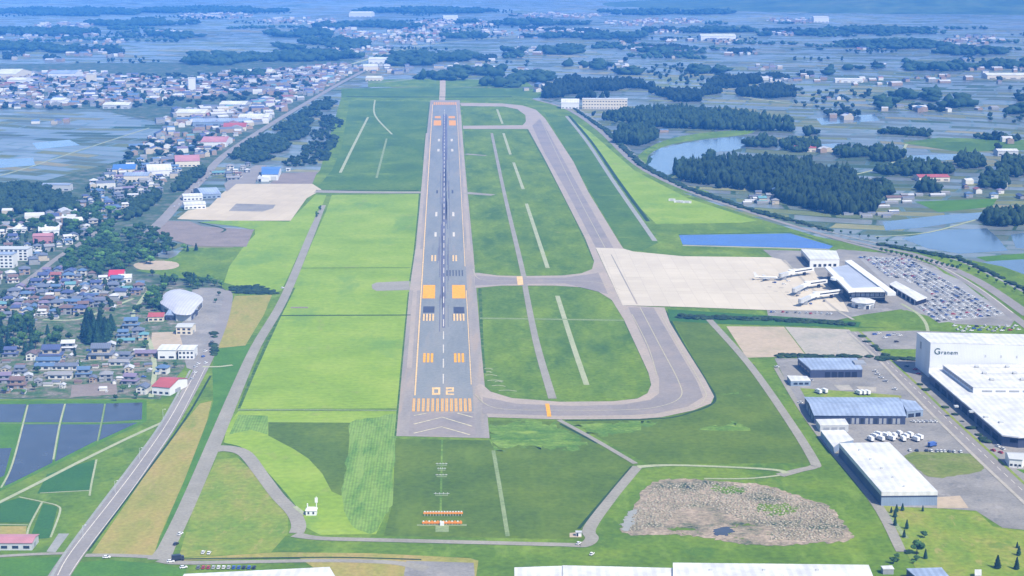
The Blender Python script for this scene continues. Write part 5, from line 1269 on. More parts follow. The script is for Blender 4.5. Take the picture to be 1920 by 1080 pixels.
ZONES = [
    ([(-30, 595), (-30, 578), (60, 522), (110, 505), (190, 522), (275, 540), (262, 560), (215, 584), (120, 598), (60, 604)], 12.8, 15.5, .9, .1, 'left of gymnasium', True, 130, 'houses between diagonal road and gymnasium'),
    ([(-30, 565), (-30, 520), (40, 512), (100, 470), (118, 468), (100, 486), (50, 525)], 17, 24, .8, .3, 'across diagonal road', True, 16, 'houses across the diagonal road'),
    ([(-30, 470), (-30, 432), (60, 424), (120, 428), (112, 452), (70, 470), (60, 480)], 19, 32, .6, .2, 'round the pink hall', True, 16, 'houses round the pink hall'),
    ([(50, 505), (60, 478), (110, 456), (150, 446), (110, 474), (70, 500)], 14, 20, .9, .4, 'beside school blocks', True, 18, 'houses beside school blocks'),
    ([(155, 440), (185, 395), (215, 380), (240, 392), (215, 412), (170, 442)], 16, 26, .9, .3, 'along tree-lined street', True, 26, 'houses along the tree-lined street'),
    ([(150, 395), (165, 345), (215, 318), (240, 305), (320, 305), (340, 320), (312, 345), (300, 362), (240, 378), (200, 392)], 20, 34, .9, .35, 'left of highway trees', True, 70, 'houses left of the highway trees'),
    ([(385, 340), (400, 318), (480, 305), (478, 325), (440, 338)], 22, 40, .9, .4, 'between hangar and highway', True, 12, 'houses between hangar and highway'),
    ([(340, 318), (385, 290), (430, 262), (470, 240), (440, 232), (380, 245), (330, 270), (300, 300)], 26, 44, .7, .4, 'on highway shoulder', False, 40, 'houses on the highway shoulder'),
    ([(1395, 384), (1400, 362), (1480, 356), (1475, 378), (1440, 386)], 20, 40, .8, .1, 'before cedar wood', False, 14, 'houses in front of the cedar wood'),
    ([(1580, 402), (1600, 385), (1680, 350), (1800, 345), (1930, 345), (1930, 372), (1800, 372), (1700, 395), (1640, 402)], 30, 56, .42, .1, 'in the right village', False, 36, 'houses of the right village'),
]
for poly, dx, dy, kp, ang, zone, parts_, mx, grp in ZONES:
    S = [p for p in sites(poly, dx, dy, kp, ang) if not near_road(p, 6)]
    rng.shuffle(S); n = 0
    for p in S:
        if n >= mx: break
        if not free(p, 9.5): continue
        house(0, 0, rng.choice([0, 0, 1, 1, 2, 3]), ang + rng.choice([0, 0, 0, math.pi / 2]) + rng.uniform(-.12, .12), rng.choice(ROOF_MIX), rng.choice(WALL_MIX), zone, rng.uniform(.8, 1.25), grp, parts_, world=(p.x, p.y, 0)); n += 1

for poly, n, zone in (([(5, 660), (150, 655), (285, 665), (280, 740), (120, 735), (10, 738)], 26, 'in paddy hamlet'), ([(-30, 590), (60, 524), (110, 508), (270, 542), (215, 584), (60, 604)], 30, 'left of gymnasium')):
    S = [p for p in sites(poly, 9, 9, .9, .1, .45) if free(p, 8.0)]; rng.shuffle(S)
    for p in S[:n]:
        o = link(bpy.data.objects.new('garden_shed', HB[2])); o.location = (p.x, p.y, .1); o.rotation_euler.z = .1 + rng.choice([0, 1.57]) + rng.uniform(-.2, .2); o.scale = (rng.uniform(.28, .5), rng.uniform(.45, .7), rng.uniform(.5, .7))
        rc, wc = rng.choice(['grey', 'white', 'slate', 'brown']), rng.choice(['grey', 'tan', 'white']); slot(o, 0, WALLM[wc]); slot(o, 1, ROOFM[rc]); HXY.append((p.x, p.y))
        tag(o, None, 'shed', 'garden sheds ' + zone); PLACED.append((o, *px_of(p), f'small {rc}-roofed {wc}', 'shed', zone))
# far town and far villages: more than anyone could count
def merged_houses(name, label, specs):
    """specs: (x, y, w, d, h, rot, mat index of the roof, mat index of the wall)"""
    mats = list(ROOFM.values()) + list(WALLM.values())
    mb = MB()
    for x, y, w, d, h, r_, a_, b_ in specs:
        Mx = Matrix.Translation((x, y, 0)) @ Matrix.Rotation(r_, 4, 'Z')
        x_, y_ = w / 2, d / 2; rs = min(d * .2, 3)
        v = [(-x_, -y_, 0), (x_, -y_, 0), (x_, y_, 0), (-x_, y_, 0), (-x_, -y_, h), (x_, -y_, h), (x_, y_, h), (-x_, y_, h), (-x_, 0, h + rs), (x_, 0, h + rs)]
        v = [Mx @ Vector(q) for q in v]
        mb.mesh(v, [(0, 1, 5, 4), (2, 3, 7, 6), (1, 2, 6, 9, 5), (3, 0, 4, 8, 7)], b_)
        k = len(mb.v); mb.mesh(v[4:], [(0, 1, 5, 4), (2, 3, 4, 5)], a_)
    o = mb.build(name, mats); tag(o, label, 'houses', kind='stuff'); return o
NR = len(ROOFM); RK = list(ROOFM); WK = list(WALLM)
sp = []
def fill_far(poly, dx, dy, keep, ang=.1, big=1.0, pale=0.0):
    for p in sites(poly, dx, dy, keep, ang, .45):
        if near_road(p, 6) or any((p.x - x) ** 2 + (p.y - y) ** 2 < 400 for x, y in HXY): continue
        s = rng.choice([1, 1, 1, 1.3, 1.8]) * big
        rc = 'white' if rng.random() < pale else rng.choice(ROOF_MIX)
        sp.append((p.x, p.y, rng.uniform(9, 15) * s, rng.uniform(8, 11) * s, rng.choice([4, 6, 6.5, 7]) * (1 + .15 * (s - 1)), ang + rng.choice([0, 0, 1.57]) + rng.uniform(-.2, .2), RK.index(rc), NR + WK.index(rng.choice(['grey', 'grey', 'tan', 'tan', 'cream', 'white']))))
fill_far([(-40, 205), (-40, 140), (60, 135), (200, 138), (330, 150), (430, 135), (560, 130), (640, 120), (690, 128), (590, 180), (540, 178), (430, 180), (300, 190), (200, 200)], 19, 30, .62, .15, 1, .12)
fill_far([(300, 230), (330, 205), (430, 200), (520, 186), (590, 184), (470, 252), (430, 262), (360, 262), (300, 252)], 20, 32, .6, .4, 1.3, .3)
fill_far([(240, 300), (250, 268), (300, 250), (440, 262), (400, 292), (330, 318)], 19, 32, .5, .35, 1)
fill_far([(150, 390), (165, 340), (220, 320), (230, 300), (320, 300), (345, 320), (320, 350), (240, 378), (190, 392)], 14, 24, .6, .35, 1, .25)
fill_far([(-30, 440), (-30, 405), (60, 402), (230, 400), (190, 420), (120, 430), (60, 432)], 18, 30, .45, .2, 1, .25)
fill_far([(60, 230), (140, 222), (145, 232), (60, 236)], 26, 40, .5)
for x, y, w, h in ((700, 100, 60, 14), (760, 75, 90, 10), (800, 60, 80, 8), (690, 70, 50, 8), (850, 45, 90, 7), (620, 60, 70, 7), (560, 40, 80, 6), (930, 62, 40, 6), (1080, 60, 60, 6), (1180, 45, 70, 5), (1480, 40, 60, 5), (1340, 78, 60, 6), (1000, 96, 50, 8), (880, 128, 60, 8), (980, 140, 40, 10), (1010, 168, 30, 8), (1640, 155, 70, 7), (1760, 150, 60, 7), (1870, 135, 60, 7), (1700, 205, 60, 5), (1510, 150, 40, 5), (1800, 85, 60, 7), (1830, 75, 60, 8), (1260, 40, 70, 5), (1160, 128, 26, 6), (300, 62, 40, 5), (120, 48, 60, 6), (400, 30, 80, 6), (200, 80, 40, 5), (60, 76, 40, 4), (1050, 30, 90, 5), (1430, 128, 40, 5), (1250, 245, 24, 4), (1290, 235, 30, 5), (730, 130, 50, 9), (660, 95, 50, 10), (1560, 285, 60, 8), (1860, 345, 60, 10), (1870, 205, 40, 5), (1590, 292, 30, 5)):
    fill_far([(x - w, y), (x - w * .5, y - h), (x + w * .6, y - h * .8), (x + w, y), (x + w * .4, y + h), (x - w * .6, y + h * .8)], 26, 46, .42, rng.uniform(-.2, .4), 1.15, .35)
FARM = []
for k in range(60):
    x, y = (rng.uniform(1150, 1930), rng.uniform(70, 345)) if k % 3 else (rng.uniform(880, 1500), rng.uniform(50, 150))
    if y > 190 and x < 1530 or (y > 150 and x < 1420): continue
    w = rng.uniform(10, 30); FARM.append((x, y, w, w * .09 * (1 + y / 260)))
for k in range(16): FARM.append((rng.uniform(-20, 240), rng.uniform(60, 118), rng.uniform(12, 26), 2.5))
for x, y, w, h in FARM: fill_far([(x - w * 1.3, y + h), (x - w * .4, y + h * 2.4), (x + w * 1.2, y + h * 2), (x + w * .9, y)], 24, 38, .5, rng.uniform(-.2, .4), 1.1, .2)
merged_houses('distant_houses', 'countless tiny pale and dark roofed houses of the hazy far town', sp)
sp = []
for x, y, w, h in ((1640, 398, 70, 12), (1730, 372, 60, 10), (1420, 374, 40, 8)):      # greenhouses and sheds round the right village
    for p in sites([(x - w, y + h), (x - w * .4, y - h), (x + w, y - h * .9), (x + w * .7, y + h)], 22, 20, .5, .1):
        sp.append((p.x, p.y, rng.uniform(10, 24), 6.5, 2.6, .12, RK.index(rng.choice(['white', 'grey', 'slate'])), NR + 2))
merged_houses('greenhouses', 'low pale greenhouses and sheds around the right village', sp)['category'] = 'greenhouses'

for k in range(40):
    x, y = (rng.uniform(1000, 1900), rng.uniform(60, 240)) if k % 3 else (rng.uniform(-40, 600), rng.uniform(40, 118))
    if y > 175 and x < 1500: continue
    w = rng.uniform(60, 260); s = rng.uniform(-.05, .05)
    road('country_lane', [(x, y), (x + w * .5, y + w * .5 * s + 1), (x + w, y + w * s)], rng.uniform(3, 6), rng.choice(['pale_path', 'drain', 'edge_grass', 'grass_far']), 3, 3)
# ================================================================== TREES
def ico(sub):
    bm = bmesh.new(); bmesh.ops.create_icosphere(bm, subdivisions=sub, radius=1)
    v = np.array([q.co[:] for q in bm.verts]); f = np.array([[q.index for q in t.verts] for t in bm.faces]); bm.free(); return v, f
I1, I2 = ico(1), ico(2)

def crown_round(seed, nclump=11, leaves=420):
    """crown of leafy clumps for a tree 10 m tall"""
    r = np.random.RandomState(seed); mb = MB(); cl = []
    for k in range(nclump):
        a = r.uniform(0, 6.28); e = r.uniform(-.6, 1.0); d = r.uniform(1.2, 2.7) if k else 0
        cl.append((math.cos(a) * d, math.sin(a) * d, 6.3 + e * 2.2 - d * .25, r.uniform(1.0, 1.8) if k else 2.3))
    for x, y, z, rad in cl:
        v = I2[0] * (rad * (1 + r.uniform(-.24, .16, (len(I2[0]), 1)))); v = v * (1, 1, .85) + (x, y, z)
        mb.mesh(v.tolist(), I2[1].tolist())
    for k in range(leaves):
        x, y, z, rad = cl[r.randint(len(cl))]; n = r.normal(size=3); n /= np.linalg.norm(n)
        if n[2] < -.4: n[2] *= -1
        p = np.array((x, y, z)) + n * (1, 1, .85) * rad * r.uniform(.92, 1.18)
        t = np.cross(n, r.normal(size=3)); t /= np.linalg.norm(t); b_ = np.cross(n, t) + n * r.uniform(-.5, .5); s = r.uniform(.16, .34)
        mb.face([p - t * s - b_ * s, p + t * s - b_ * s, p + t * s + b_ * s, p - t * s + b_ * s])
    return mb.data('crown', [M['leaf']])
def crown_cone(seed, leaves=300, base=1.2, wide=2.3):
    r = np.random.RandomState(seed); mb = MB(); L = 9; n = 11
    for k in range(L):
        t = k / L; z0 = base + (10 - base) * t * .97; rad = wide * (1 - t) ** .8 + .18; hh = (10 - base) / L * 1.9
        vs = [(math.cos(i * math.tau / n + k) * rad * r.uniform(.72, 1.15), math.sin(i * math.tau / n + k) * rad * r.uniform(.72, 1.15), z0 + r.uniform(-.25, .25)) for i in range(n)] + [(0, 0, min(z0 + hh, 10.2))]
        mb.mesh(vs, [(i, (i + 1) % n, n) for i in range(n)])
    for k in range(leaves):
        t = r.uniform(0, .95); a = r.uniform(0, 6.28); rad = wide * (1 - t) ** .8 * r.uniform(.75, 1.12) + .1; z = base + (10 - base) * t
        p = np.array((math.cos(a) * rad, math.sin(a) * rad, z)); n_ = np.array((math.cos(a), math.sin(a), .5)); tt = np.array((-math.sin(a), math.cos(a), 0)); b_ = np.cross(n_, tt); s = r.uniform(.15, .32)
        mb.face([p - tt * s, p + tt * s, p + tt * s * .4 + b_ * s * 1.4 + n_ * .2, p - tt * s * .4 + b_ * s * 1.4 + n_ * .2])
    return mb.data('crown', [M['needle']])
def trunk_data(h, r0, limbs, seed):
    r = random.Random(seed); mb = MB(); mb.tube((0, 0, -.1), (r.uniform(-.2, .2), r.uniform(-.2, .2), h), r0, r0 * .45, 7)
    for k in range(limbs):
        a = k * math.tau / max(limbs, 1) + r.uniform(-.4, .4); z = h * r.uniform(.5, .8)
        mb.tube((0, 0, z), (math.cos(a) * 1.7, math.sin(a) * 1.7, z + 2.2), r0 * .4, r0 * .15, 5)
    return mb.data('trunk', [M['bark']])
BR = [(crown_round(s), trunk_data(5.8, .32, 4, s)) for s in range(5)]
CN = [(crown_cone(s, 300, 1.2, 2.2 + .25 * (s % 3)), trunk_data(8.5, .26, 0, s)) for s in range(4)]
def tree(kind, px, py, h, zone, group, light=False, world=None, wide=1.0, look=None):
    c = G(px, py) if world is None else Vector(world)
    px, py = px_of(c)
    root = empty('broadleaf_tree' if kind == 'b' else 'conifer_tree', (c.x, c.y, 0.05), rng.uniform(0, 6.28))
    cr, tr = rng.choice(BR if kind == 'b' else CN)
    co = link(bpy.data.objects.new('crown', cr), root)
    if light: slot(co, 0, M['leaf_light'])
    link(bpy.data.objects.new('trunk', tr), root)
    s = h / 10.0 * (1.0 if kind == 'c' else 10 / 9.2); root.scale = (s * wide, s * wide, s)
    tag(root, None, 'tree', group)
    PLACED.append((root, px, py, look or (('light green' if light else 'dark green') if kind == 'b' else 'dark'), 'tree' if kind == 'b' else 'conifer', zone))
STREET = []
def grove(poly, sp_, kind, hr, zone, group, light=.25, mx=99, keep=.95, wide=1.0):
    S = sites(poly, sp_, sp_ * 1.15, keep, .4, .4); rng.shuffle(S)
    for p in S[:mx]:
        if any((p.x - x) ** 2 + (p.y - y) ** 2 < 40 for x, y in HXY): continue
        k = kind if kind != 'm' else rng.choice('bbc')
        tree(k, 0, 0, rng.uniform(*hr), zone, group, k == 'b' and rng.random() < light, (p.x, p.y, 0), wide)
grove([(108, 512), (130, 475), (190, 444), (230, 438), (285, 428), (330, 458), (318, 482), (250, 508), (215, 518), (150, 520)], 10, 'b', (8, 12), 'of park by crimson roof', 'park trees behind the crimson roof', .12, 135, 1, 1.35)
STREET.append([(232, 418), (258, 410), (300, 374), (296, 366), (262, 378), (240, 400)])
STREET.append([(322, 362), (345, 360), (386, 325), (376, 318), (345, 332)])
STREET.append([(-20, 404), (-20, 354), (70, 352), (150, 384), (155, 398), (100, 398), (40, 402)])
grove([(-20, 440), (-20, 412), (90, 405), (200, 395), (240, 398), (200, 440), (150, 452), (110, 440)], 17, 'b', (10, 14), 'round the pink hall', 'trees round the pink hall', .12, 48, .8, 1.4)
grove([(272, 590), (280, 552), (300, 530), (330, 526), (312, 545), (298, 565), (308, 585)], 9, 'b', (8, 11), 'left of the gymnasium dome', 'trees left of the gymnasium', .15, 26, 1, 1.1)
grove([(318, 532), (345, 522), (405, 528), (420, 540), (395, 540), (372, 545)], 10, 'b', (7, 10), 'behind the gymnasium dome', 'trees behind the gymnasium', .2, 22, 1, 1.1)
grove([(400, 592), (404, 566), (408, 550), (414, 552), (410, 580)], 9, 'b', (4, 6), 'on the gymnasium car park strip', 'trees on the gymnasium car park strip', .2, 8, 1)
grove([(155, 640), (162, 612), (195, 606), (222, 622), (215, 645), (180, 650)], 7.5, 'c', (13, 19), 'of shrine grove', 'conifers of the shrine grove', 0, 20, 1, 1.15)
grove([(-20, 668), (-20, 612), (60, 606), (78, 640), (72, 662), (30, 672)], 9, 'm', (9, 14), 'of left edge wood', 'trees of the left edge wood', .15, 34, 1, 1.15)
grove([(78, 668), (82, 628), (110, 622), (112, 660)], 8, 'm', (8, 12), 'right of the left edge wood', 'trees right of the left edge wood', .2, 9, 1)
for x, y, h, k in ((168, 590, 8, 'b'), (255, 590, 9, 'b'), (262, 586, 8, 'b'), (310, 525, 8, 'c'), (364, 530, 11, 'c'), (286, 518, 7, 'b'), (345, 470, 8, 'b'), (352, 472, 8, 'c'), (368, 470, 9, 'c'), (130, 640, 8, 'b'), (118, 648, 7, 'b'), (30, 600, 7, 'b'), (60, 596, 7, 'b'), (310, 690, 5, 'b'), (273, 652, 7, 'b'), (65, 732, 6, 'b'), (10, 738, 6, 'b'), (230, 735, 6, 'b'), (256, 748, 5, 'b'), (217, 752, 5, 'b'), (40, 722, 5, 'b'), (140, 668, 8, 'c'), (150, 688, 7, 'c'), (225, 650, 8, 'b'), (328, 690, 5, 'b'), (72, 700, 6, 'b'), (45, 740, 5, 'b'), (168, 700, 5, 'b')):
    tree(k, x, y, h, 'alone near hamlet', 'lone trees around the hamlet', rng.random() < .25)
for x, y, h in ((1671, 962, 4), (1678, 970, 5.5), (1681, 960, 5), (1692, 958, 5), (1678, 986, 6), (1700, 992, 6), (1695, 1008, 5), (1730, 959, 4), (1735, 1048, 6), (1870, 1066, 8), (1906, 1068, 7.5), (1910, 1042, 6), (1907, 1028, 4)):
    tree('c', x, y, h, 'on the bottom right wasteland', 'small conifers on the bottom right wasteland')
tree('b', 1719, 1040, 8.5, 'beside the ditch at bottom right', None, False, None, 1.15, 'round dark')
tree('b', 1733, 1008, 4, 'leaning bush on the bottom right wasteland', None, False, None, 1.4, 'small grey')
for x, y, h in ((1492, 262, 12), (1500, 262, 13)): pass
for k in range(16):
    x = 1652 + k * 9.5; y = 470 + (x - 1652) * .2 + k * .35
    tree('b', x, y + 3, 5.5, 'behind terminal car park', 'young trees behind the car park')
for k in range(22):
    t = k / 21; x = 1560 + 360 * t; y = 440 + 118 * t ** 1.5
    tree('b', x, y - 3, 4.5, 'along outer right road', 'trees lining the outer right road', False)
grove([(585, 408), (600, 388), (606, 392), (590, 415)], 9, 'b', (3, 5), 'in the ditch at the road head', 'bushes at the service road head', .2, 8, 1)
grove([(1655, 1052), (1690, 1042), (1725, 1052), (1715, 1062), (1650, 1062)], 7, 'b', (2, 4), 'at ditch end scrub', 'scrub at the ditch end', .3, 22, 1, 1.5)

def wood(name, label, polys, sp_, hr, m='wood_leaf', cone=.6, fat=1.0, gap=None):
    """one wood that reads as a single mass"""
    V, Fc, n0 = [], [], 0
    for poly in polys:
        for p in sites(poly, sp_, sp_, .97, .3, .45):
            nz = mnoise.noise(Vector((p.x / (gap[0] if gap else 60), p.y / (gap[0] if gap else 60), 3.7)))
            if gap and nz < gap[1]: continue
            h = nrg.uniform(*hr) * (1 + .35 * nz); rad = sp_ * nrg.uniform(.55, .85) * fat
            v0, f0 = I1 if sp_ > 7 or sp_ < 3 else I2
            cn = nrg.rand() < cone
            for q in range(1 if cn or sp_ > 100 or sp_ < 6 else 3):
                v = v0 * (1 + nrg.uniform(-.3, .25, (len(v0), 1)))
                if cn: s = 1 - .72 * np.clip((v[:, 2:3] + .4) / 1.4, 0, 1); v = v * np.hstack([s, s, np.ones_like(s)]); v = v * (rad, rad, h * .56) + (p.x, p.y, h * .5)
                elif q == 0: v = v * (rad, rad, h * .5) + (p.x, p.y, h * .48)
                else: a = nrg.uniform(0, 6.28); v = v * (rad * .55, rad * .55, h * .26) + (p.x + rad * .7 * math.cos(a), p.y + rad * .7 * math.sin(a), h * nrg.uniform(.55, .88))
                V.append(v); Fc.append(f0 + n0); n0 += len(v)
    V = np.vstack(V); Fc = np.vstack(Fc)
    me = bpy.data.meshes.new(name); me.vertices.add(len(V)); me.vertices.foreach_set('co', V.ravel())
    me.loops.add(len(Fc) * 3); me.loops.foreach_set('vertex_index', Fc.ravel().astype(np.int32))
    me.polygons.add(len(Fc)); me.polygons.foreach_set('loop_start', np.arange(0, len(Fc) * 3, 3, dtype=np.int32)); me.polygons.foreach_set('loop_total', np.full(len(Fc), 3, dtype=np.int32))
    me.materials.append(M[m]); me.update(calc_edges=True)
    return tag(link(bpy.data.objects.new(name, me)), label, 'wood', kind='stuff')
def el(x, y, w, h, n=10):
    r = random.Random(int(x * 7 + y)); return [(x + w * math.cos(k * math.tau / n) * r.uniform(.75, 1.1), y + h * math.sin(k * math.tau / n) * r.uniform(.75, 1.1)) for k in range(n)]
wood('street_wood', 'dense dark tree belts along the town highway and behind the school blocks', STREET, 8.5, (8, 12), cone=.1, fat=.95)
wood('cedar_wood', 'large dark cedar wood by the pond, left of the right village', [[(1270, 338), (1300, 322), (1350, 312), (1440, 308), (1520, 312), (1520, 330), (1460, 345), (1345, 350)], [(1335, 362), (1350, 345), (1470, 335), (1590, 335), (1635, 365), (1650, 392), (1640, 402), (1570, 404), (1490, 388), (1470, 380), (1400, 355)]], 8.5, (13, 23), cone=.5, gap=(55, -.3))
wood('cedar_wood', 'dark wood in front of the long white school building', [[(1130, 226), (1180, 215), (1300, 212), (1380, 222), (1480, 232), (1485, 247), (1380, 245), (1240, 240)], [(1152, 268), (1165, 245), (1225, 245), (1232, 262), (1200, 275)]], 10, (12, 22), cone=.5, gap=(70, -.3))
wood('hill_wood', 'broad dark wood behind the white school building', [[(1008, 192), (1030, 168), (1062, 150), (1180, 158), (1280, 178), (1390, 184), (1388, 190), (1240, 192), (1185, 187), (1060, 187), (1040, 193)], [(1310, 186), (1330, 160), (1400, 148), (1480, 172), (1490, 182), (1390, 188)]], 12, (13, 22), cone=.45, gap=(110, -.1))
wood('farm_groves', 'round dark groves scattered over the right village and fields', [el(1430, 272, 34, 6), el(1500, 278, 44, 9), el(1596, 290, 30, 8), el(1662, 296, 36, 9), el(1820, 308, 30, 10), el(1720, 322, 85, 9), el(1900, 322, 36, 14), el(1885, 415, 48, 12), el(1865, 345, 26, 13), el(1520, 252, 14, 4), el(1330, 300, 10, 3), el(1655, 362, 24, 8), el(1740, 356, 22, 7), el(1280, 325, 20, 6)], 9.5, (9, 18), cone=.4, gap=(60, -.3))
wood('farm_trees', 'small hedges and groves round far farmhouses on the rice plain', [el(x, y, w, h) for x, y, w, h in FARM], 12, (5, 14), cone=.25, gap=(45, -.1))
HEDGE = []
for k in range(46):
    x, y = rng.uniform(-40, 1930), rng.uniform(16, 130) if k % 2 else rng.uniform(50, 100)
    w = rng.uniform(40, 190); s = rng.uniform(-.03, .03); HEDGE.append([(x, y), (x + w, y + w * s), (x + w, y + w * s + .5 + y / 260), (x, y + .5 + y / 260)])
wood('hedge_lines', 'thin broken hedge lines across the hazy plain', HEDGE, 20, (7, 15), 'far_leaf', .2, .8, (110, -.12))
wood('field_tree_line', 'hazy line of trees crossing the right fields', [[(1505, 243), (1600, 240), (1750, 250), (1930, 258), (1930, 266), (1750, 258), (1600, 247)]], 11, (6, 12), cone=.2, gap=(120, -.1))
wood('highway_wood', 'dense wood between the highway and the airfield', [[(428, 298), (470, 268), (530, 235), (592, 195), (625, 182), (632, 192), (600, 218), (575, 238), (580, 252), (545, 272), (515, 298), (480, 306)], [(600, 300), (625, 255), (632, 262), (612, 305)]], 9, (5, 11), cone=.25, gap=(60, -.22))
wood('highway_scrub', 'loose scrub along the left edge of the far airfield', [el(590, 285, 30, 16), el(560, 305, 36, 8), el(620, 232, 24, 16), el(600, 255, 20, 12)], 13, (3, 7), cone=0, fat=.5)
wood('airfield_hedge', 'dark hedge along the outer road on the right', [[(1070, 199), (1140, 244), (1205, 308), (1292, 352), (1410, 392), (1560, 432), (1560, 435), (1405, 396), (1288, 356), (1200, 312), (1134, 247)], [(1640, 455), (1800, 484), (1930, 545), (1930, 549), (1800, 488), (1640, 458)]], 5, (1.5, 3), cone=0, fat=1.1)
wood('yard_hedge', 'low dark shrubs in the green verge below the apron', [[(1270, 592), (1440, 596), (1600, 606), (1600, 611), (1440, 602), (1270, 598)], [(400, 604), (405, 660), (399, 672), (395, 650)], [(480, 535), (520, 548), (515, 552), (440, 551), (430, 540)], [(1606, 626), (1660, 668), (1664, 668), (1611, 626)], [(1716, 716), (1800, 790), (1804, 790), (1720, 716)], [(1816, 800), (1850, 832), (1854, 832), (1820, 800)], [(1455, 664), (1630, 668), (1630, 671), (1455, 671)], [(1640, 670), (1716, 672), (1716, 676), (1650, 676)]], 4.5, (1, 2.2), cone=0, fat=1.1)
wood('marsh_reeds', 'tangled pale reeds covering the marsh', [[(1228, 908), (1330, 904), (1440, 915), (1500, 935), (1550, 952), (1580, 985), (1585, 1008), (1520, 1016), (1440, 1012), (1450, 990), (1380, 972), (1330, 948), (1270, 958), (1240, 990), (1180, 996), (1186, 968)]], 2.1, (.25, .9), 'reed', 0, .6)['category'] = 'reeds'
wood('town_trees', 'small trees filling gaps of the far left town', [[(-40, 205), (-40, 150), (200, 140), (430, 140), (600, 128), (640, 128), (560, 182), (430, 195), (200, 205)], [(240, 300), (250, 268), (440, 255), (400, 292), (330, 318)]], 40, (6, 10), cone=.1, fat=.28)
wood('village_trees', 'small trees between houses of the near left villages', [[(-20, 602), (-20, 560), (100, 506), (270, 540), (215, 588), (120, 600)], [(150, 395), (165, 345), (230, 305), (330, 305), (300, 362), (200, 392)], [(-30, 480), (-30, 430), (120, 420), (240, 395), (200, 425), (110, 470), (60, 490)]], 12.5, (3.5, 6.5), cone=.1, fat=.3)
wood('far_woods', 'hazy dark woods spread over the plain to the horizon', [el(150, 96, 75, 5), el(40, 90, 70, 6), el(520, 108, 180, 9), el(600, 88, 110, 10), el(430, 120, 100, 4), el(760, 118, 70, 6), el(820, 110, 90, 8), el(960, 102, 40, 6), el(1050, 98, 45, 6), el(1120, 128, 30, 4), el(1180, 138, 26, 4), el(1070, 122, 20, 5), el(900, 140, 60, 6), el(840, 148, 60, 4), el(950, 160, 50, 5), el(1000, 150, 40, 6),
     el(1600, 135, 60, 6), el(1690, 130, 60, 5), el(1780, 130, 50, 4), el(1880, 125, 50, 5), el(1560, 145, 40, 5), el(1740, 185, 30, 7), el(1660, 200, 26, 6), el(1690, 185, 28, 4), el(1800, 200, 40, 7), el(1905, 180, 30, 6), el(1910, 210, 24, 6), el(1528, 198, 12, 4), el(1330, 135, 40, 5), el(1250, 100, 70, 5), el(1160, 90, 60, 4), el(1450, 120, 60, 4),
     el(300, 70, 90, 4), el(80, 62, 120, 6), el(250, 45, 120, 5), el(700, 50, 120, 6), el(560, 66, 80, 5), el(900, 70, 90, 5), el(1100, 70, 110, 4), el(1300, 60, 120, 4), el(1500, 66, 90, 4), el(1660, 88, 120, 5), el(1820, 100, 80, 5), el(1000, 45, 140, 4), el(400, 22, 160, 5), el(120, 25, 160, 6), el(800, 22, 160, 4), el(1250, 25, 160, 4), el(1650, 60, 90, 4), el(470, 145, 30, 3), el(270, 185, 50, 3), el(330, 180, 40, 3)], 30, (12, 24), 'far_leaf', .2, .95, (170, -.14))
wood('field_bushes', 'scattered bushes over the hazy rice plain', [[(1180, 250), (1500, 240), (1930, 250), (1930, 60), (960, 60), (1000, 170)], [(-40, 118), (-40, 20), (960, 20), (960, 120), (640, 120)], [(40, 300), (90, 292), (110, 300), (60, 306)], [(110, 258), (160, 252), (170, 262), (120, 268)]], 46, (4, 10), 'far_leaf', .1, .17, (330, .34))

# ================================================================== VEHICLES
def car_data(kind='car'):
    mb = MB()
    def loft(secs, m):
        n = len(secs[0])
        vs = [p for s in secs for p in s]
        fs = [(i * n + k, i * n + (k + 1) % n, (i + 1) * n + (k + 1) % n, (i + 1) * n + k) for i in range(len(secs) - 1) for k in range(n)]
        mb.mesh(vs, fs + [tuple(range(n))[::-1], tuple(range((len(secs) - 1) * n, len(secs) * n))], m)
    W = .86
    def ring(x, z0, z1, w): return [(x, -w, z0), (x, -w, z1 - .08), (x, -w + .1, z1), (x, w - .1, z1), (x, w, z1 - .08), (x, w, z0)]
    loft([ring(-2.15, .35, .85, W * .9), ring(-1.9, .25, .95, W), ring(.9, .25, .95, W), ring(1.9, .25, .82, W), ring(2.15, .35, .7, W * .88)], 0)
    loft([ring(-1.95, .9, 1.0, .76), ring(-1.5, .9, 1.42, .72), ring(.35, .9, 1.44, .72), ring(1.1, .9, 1.0, .76)], 1)
    mb.box(-1.45, .3, -.70, .70, 1.425, 1.475, 0)
    for x in (-1.3, 1.3):
        for y in (-.8, .8): mb.tube((x, y - .1, .32), (x, y + .1, .32), .32, .32, 10, 2)
    return mb.data('car', [B['white'], B['glass'], B['tyre']])
def truck_data():
    mb = MB()
    mb.box(-3.6, 1.6, -1.15, 1.15, 1.0, 3.5, 0)
    mb.mesh([(1.75, -1.1, .5), (3.5, -1.1, .5), (3.5, 1.1, .5), (1.75, 1.1, .5), (1.75, -1.1, 2.7), (3.2, -1.05, 2.7), (3.2, 1.05, 2.7), (1.75, 1.1, 2.7)], [(3, 2, 1, 0), (4, 5, 6, 7), (0, 1, 5, 4), (1, 2, 6, 5), (2, 3, 7, 6), (3, 0, 4, 7)], 0)
    mb.mesh([(3.46, -1, 1.5), (3.46, 1, 1.5), (3.3, 1, 2.5), (3.3, -1, 2.5)], [(0, 1, 2, 3)], 1); mb.box(2.1, 3.1, -1.13, 1.13, 1.6, 2.4, 1)
    mb.box(-3.6, 1.7, -.5, .5, .6, 1.0, 2)
    for x in (-2.6, -1.5, 2.6):
        for y in (-.95, .95): mb.tube((x, y - .18, .48), (x, y + .18, .48), .48, .48, 10, 2)
    return mb.data('truck', [B['white'], B['glass'], B['tyre']])
CAR, TRUCK = car_data(), truck_data()
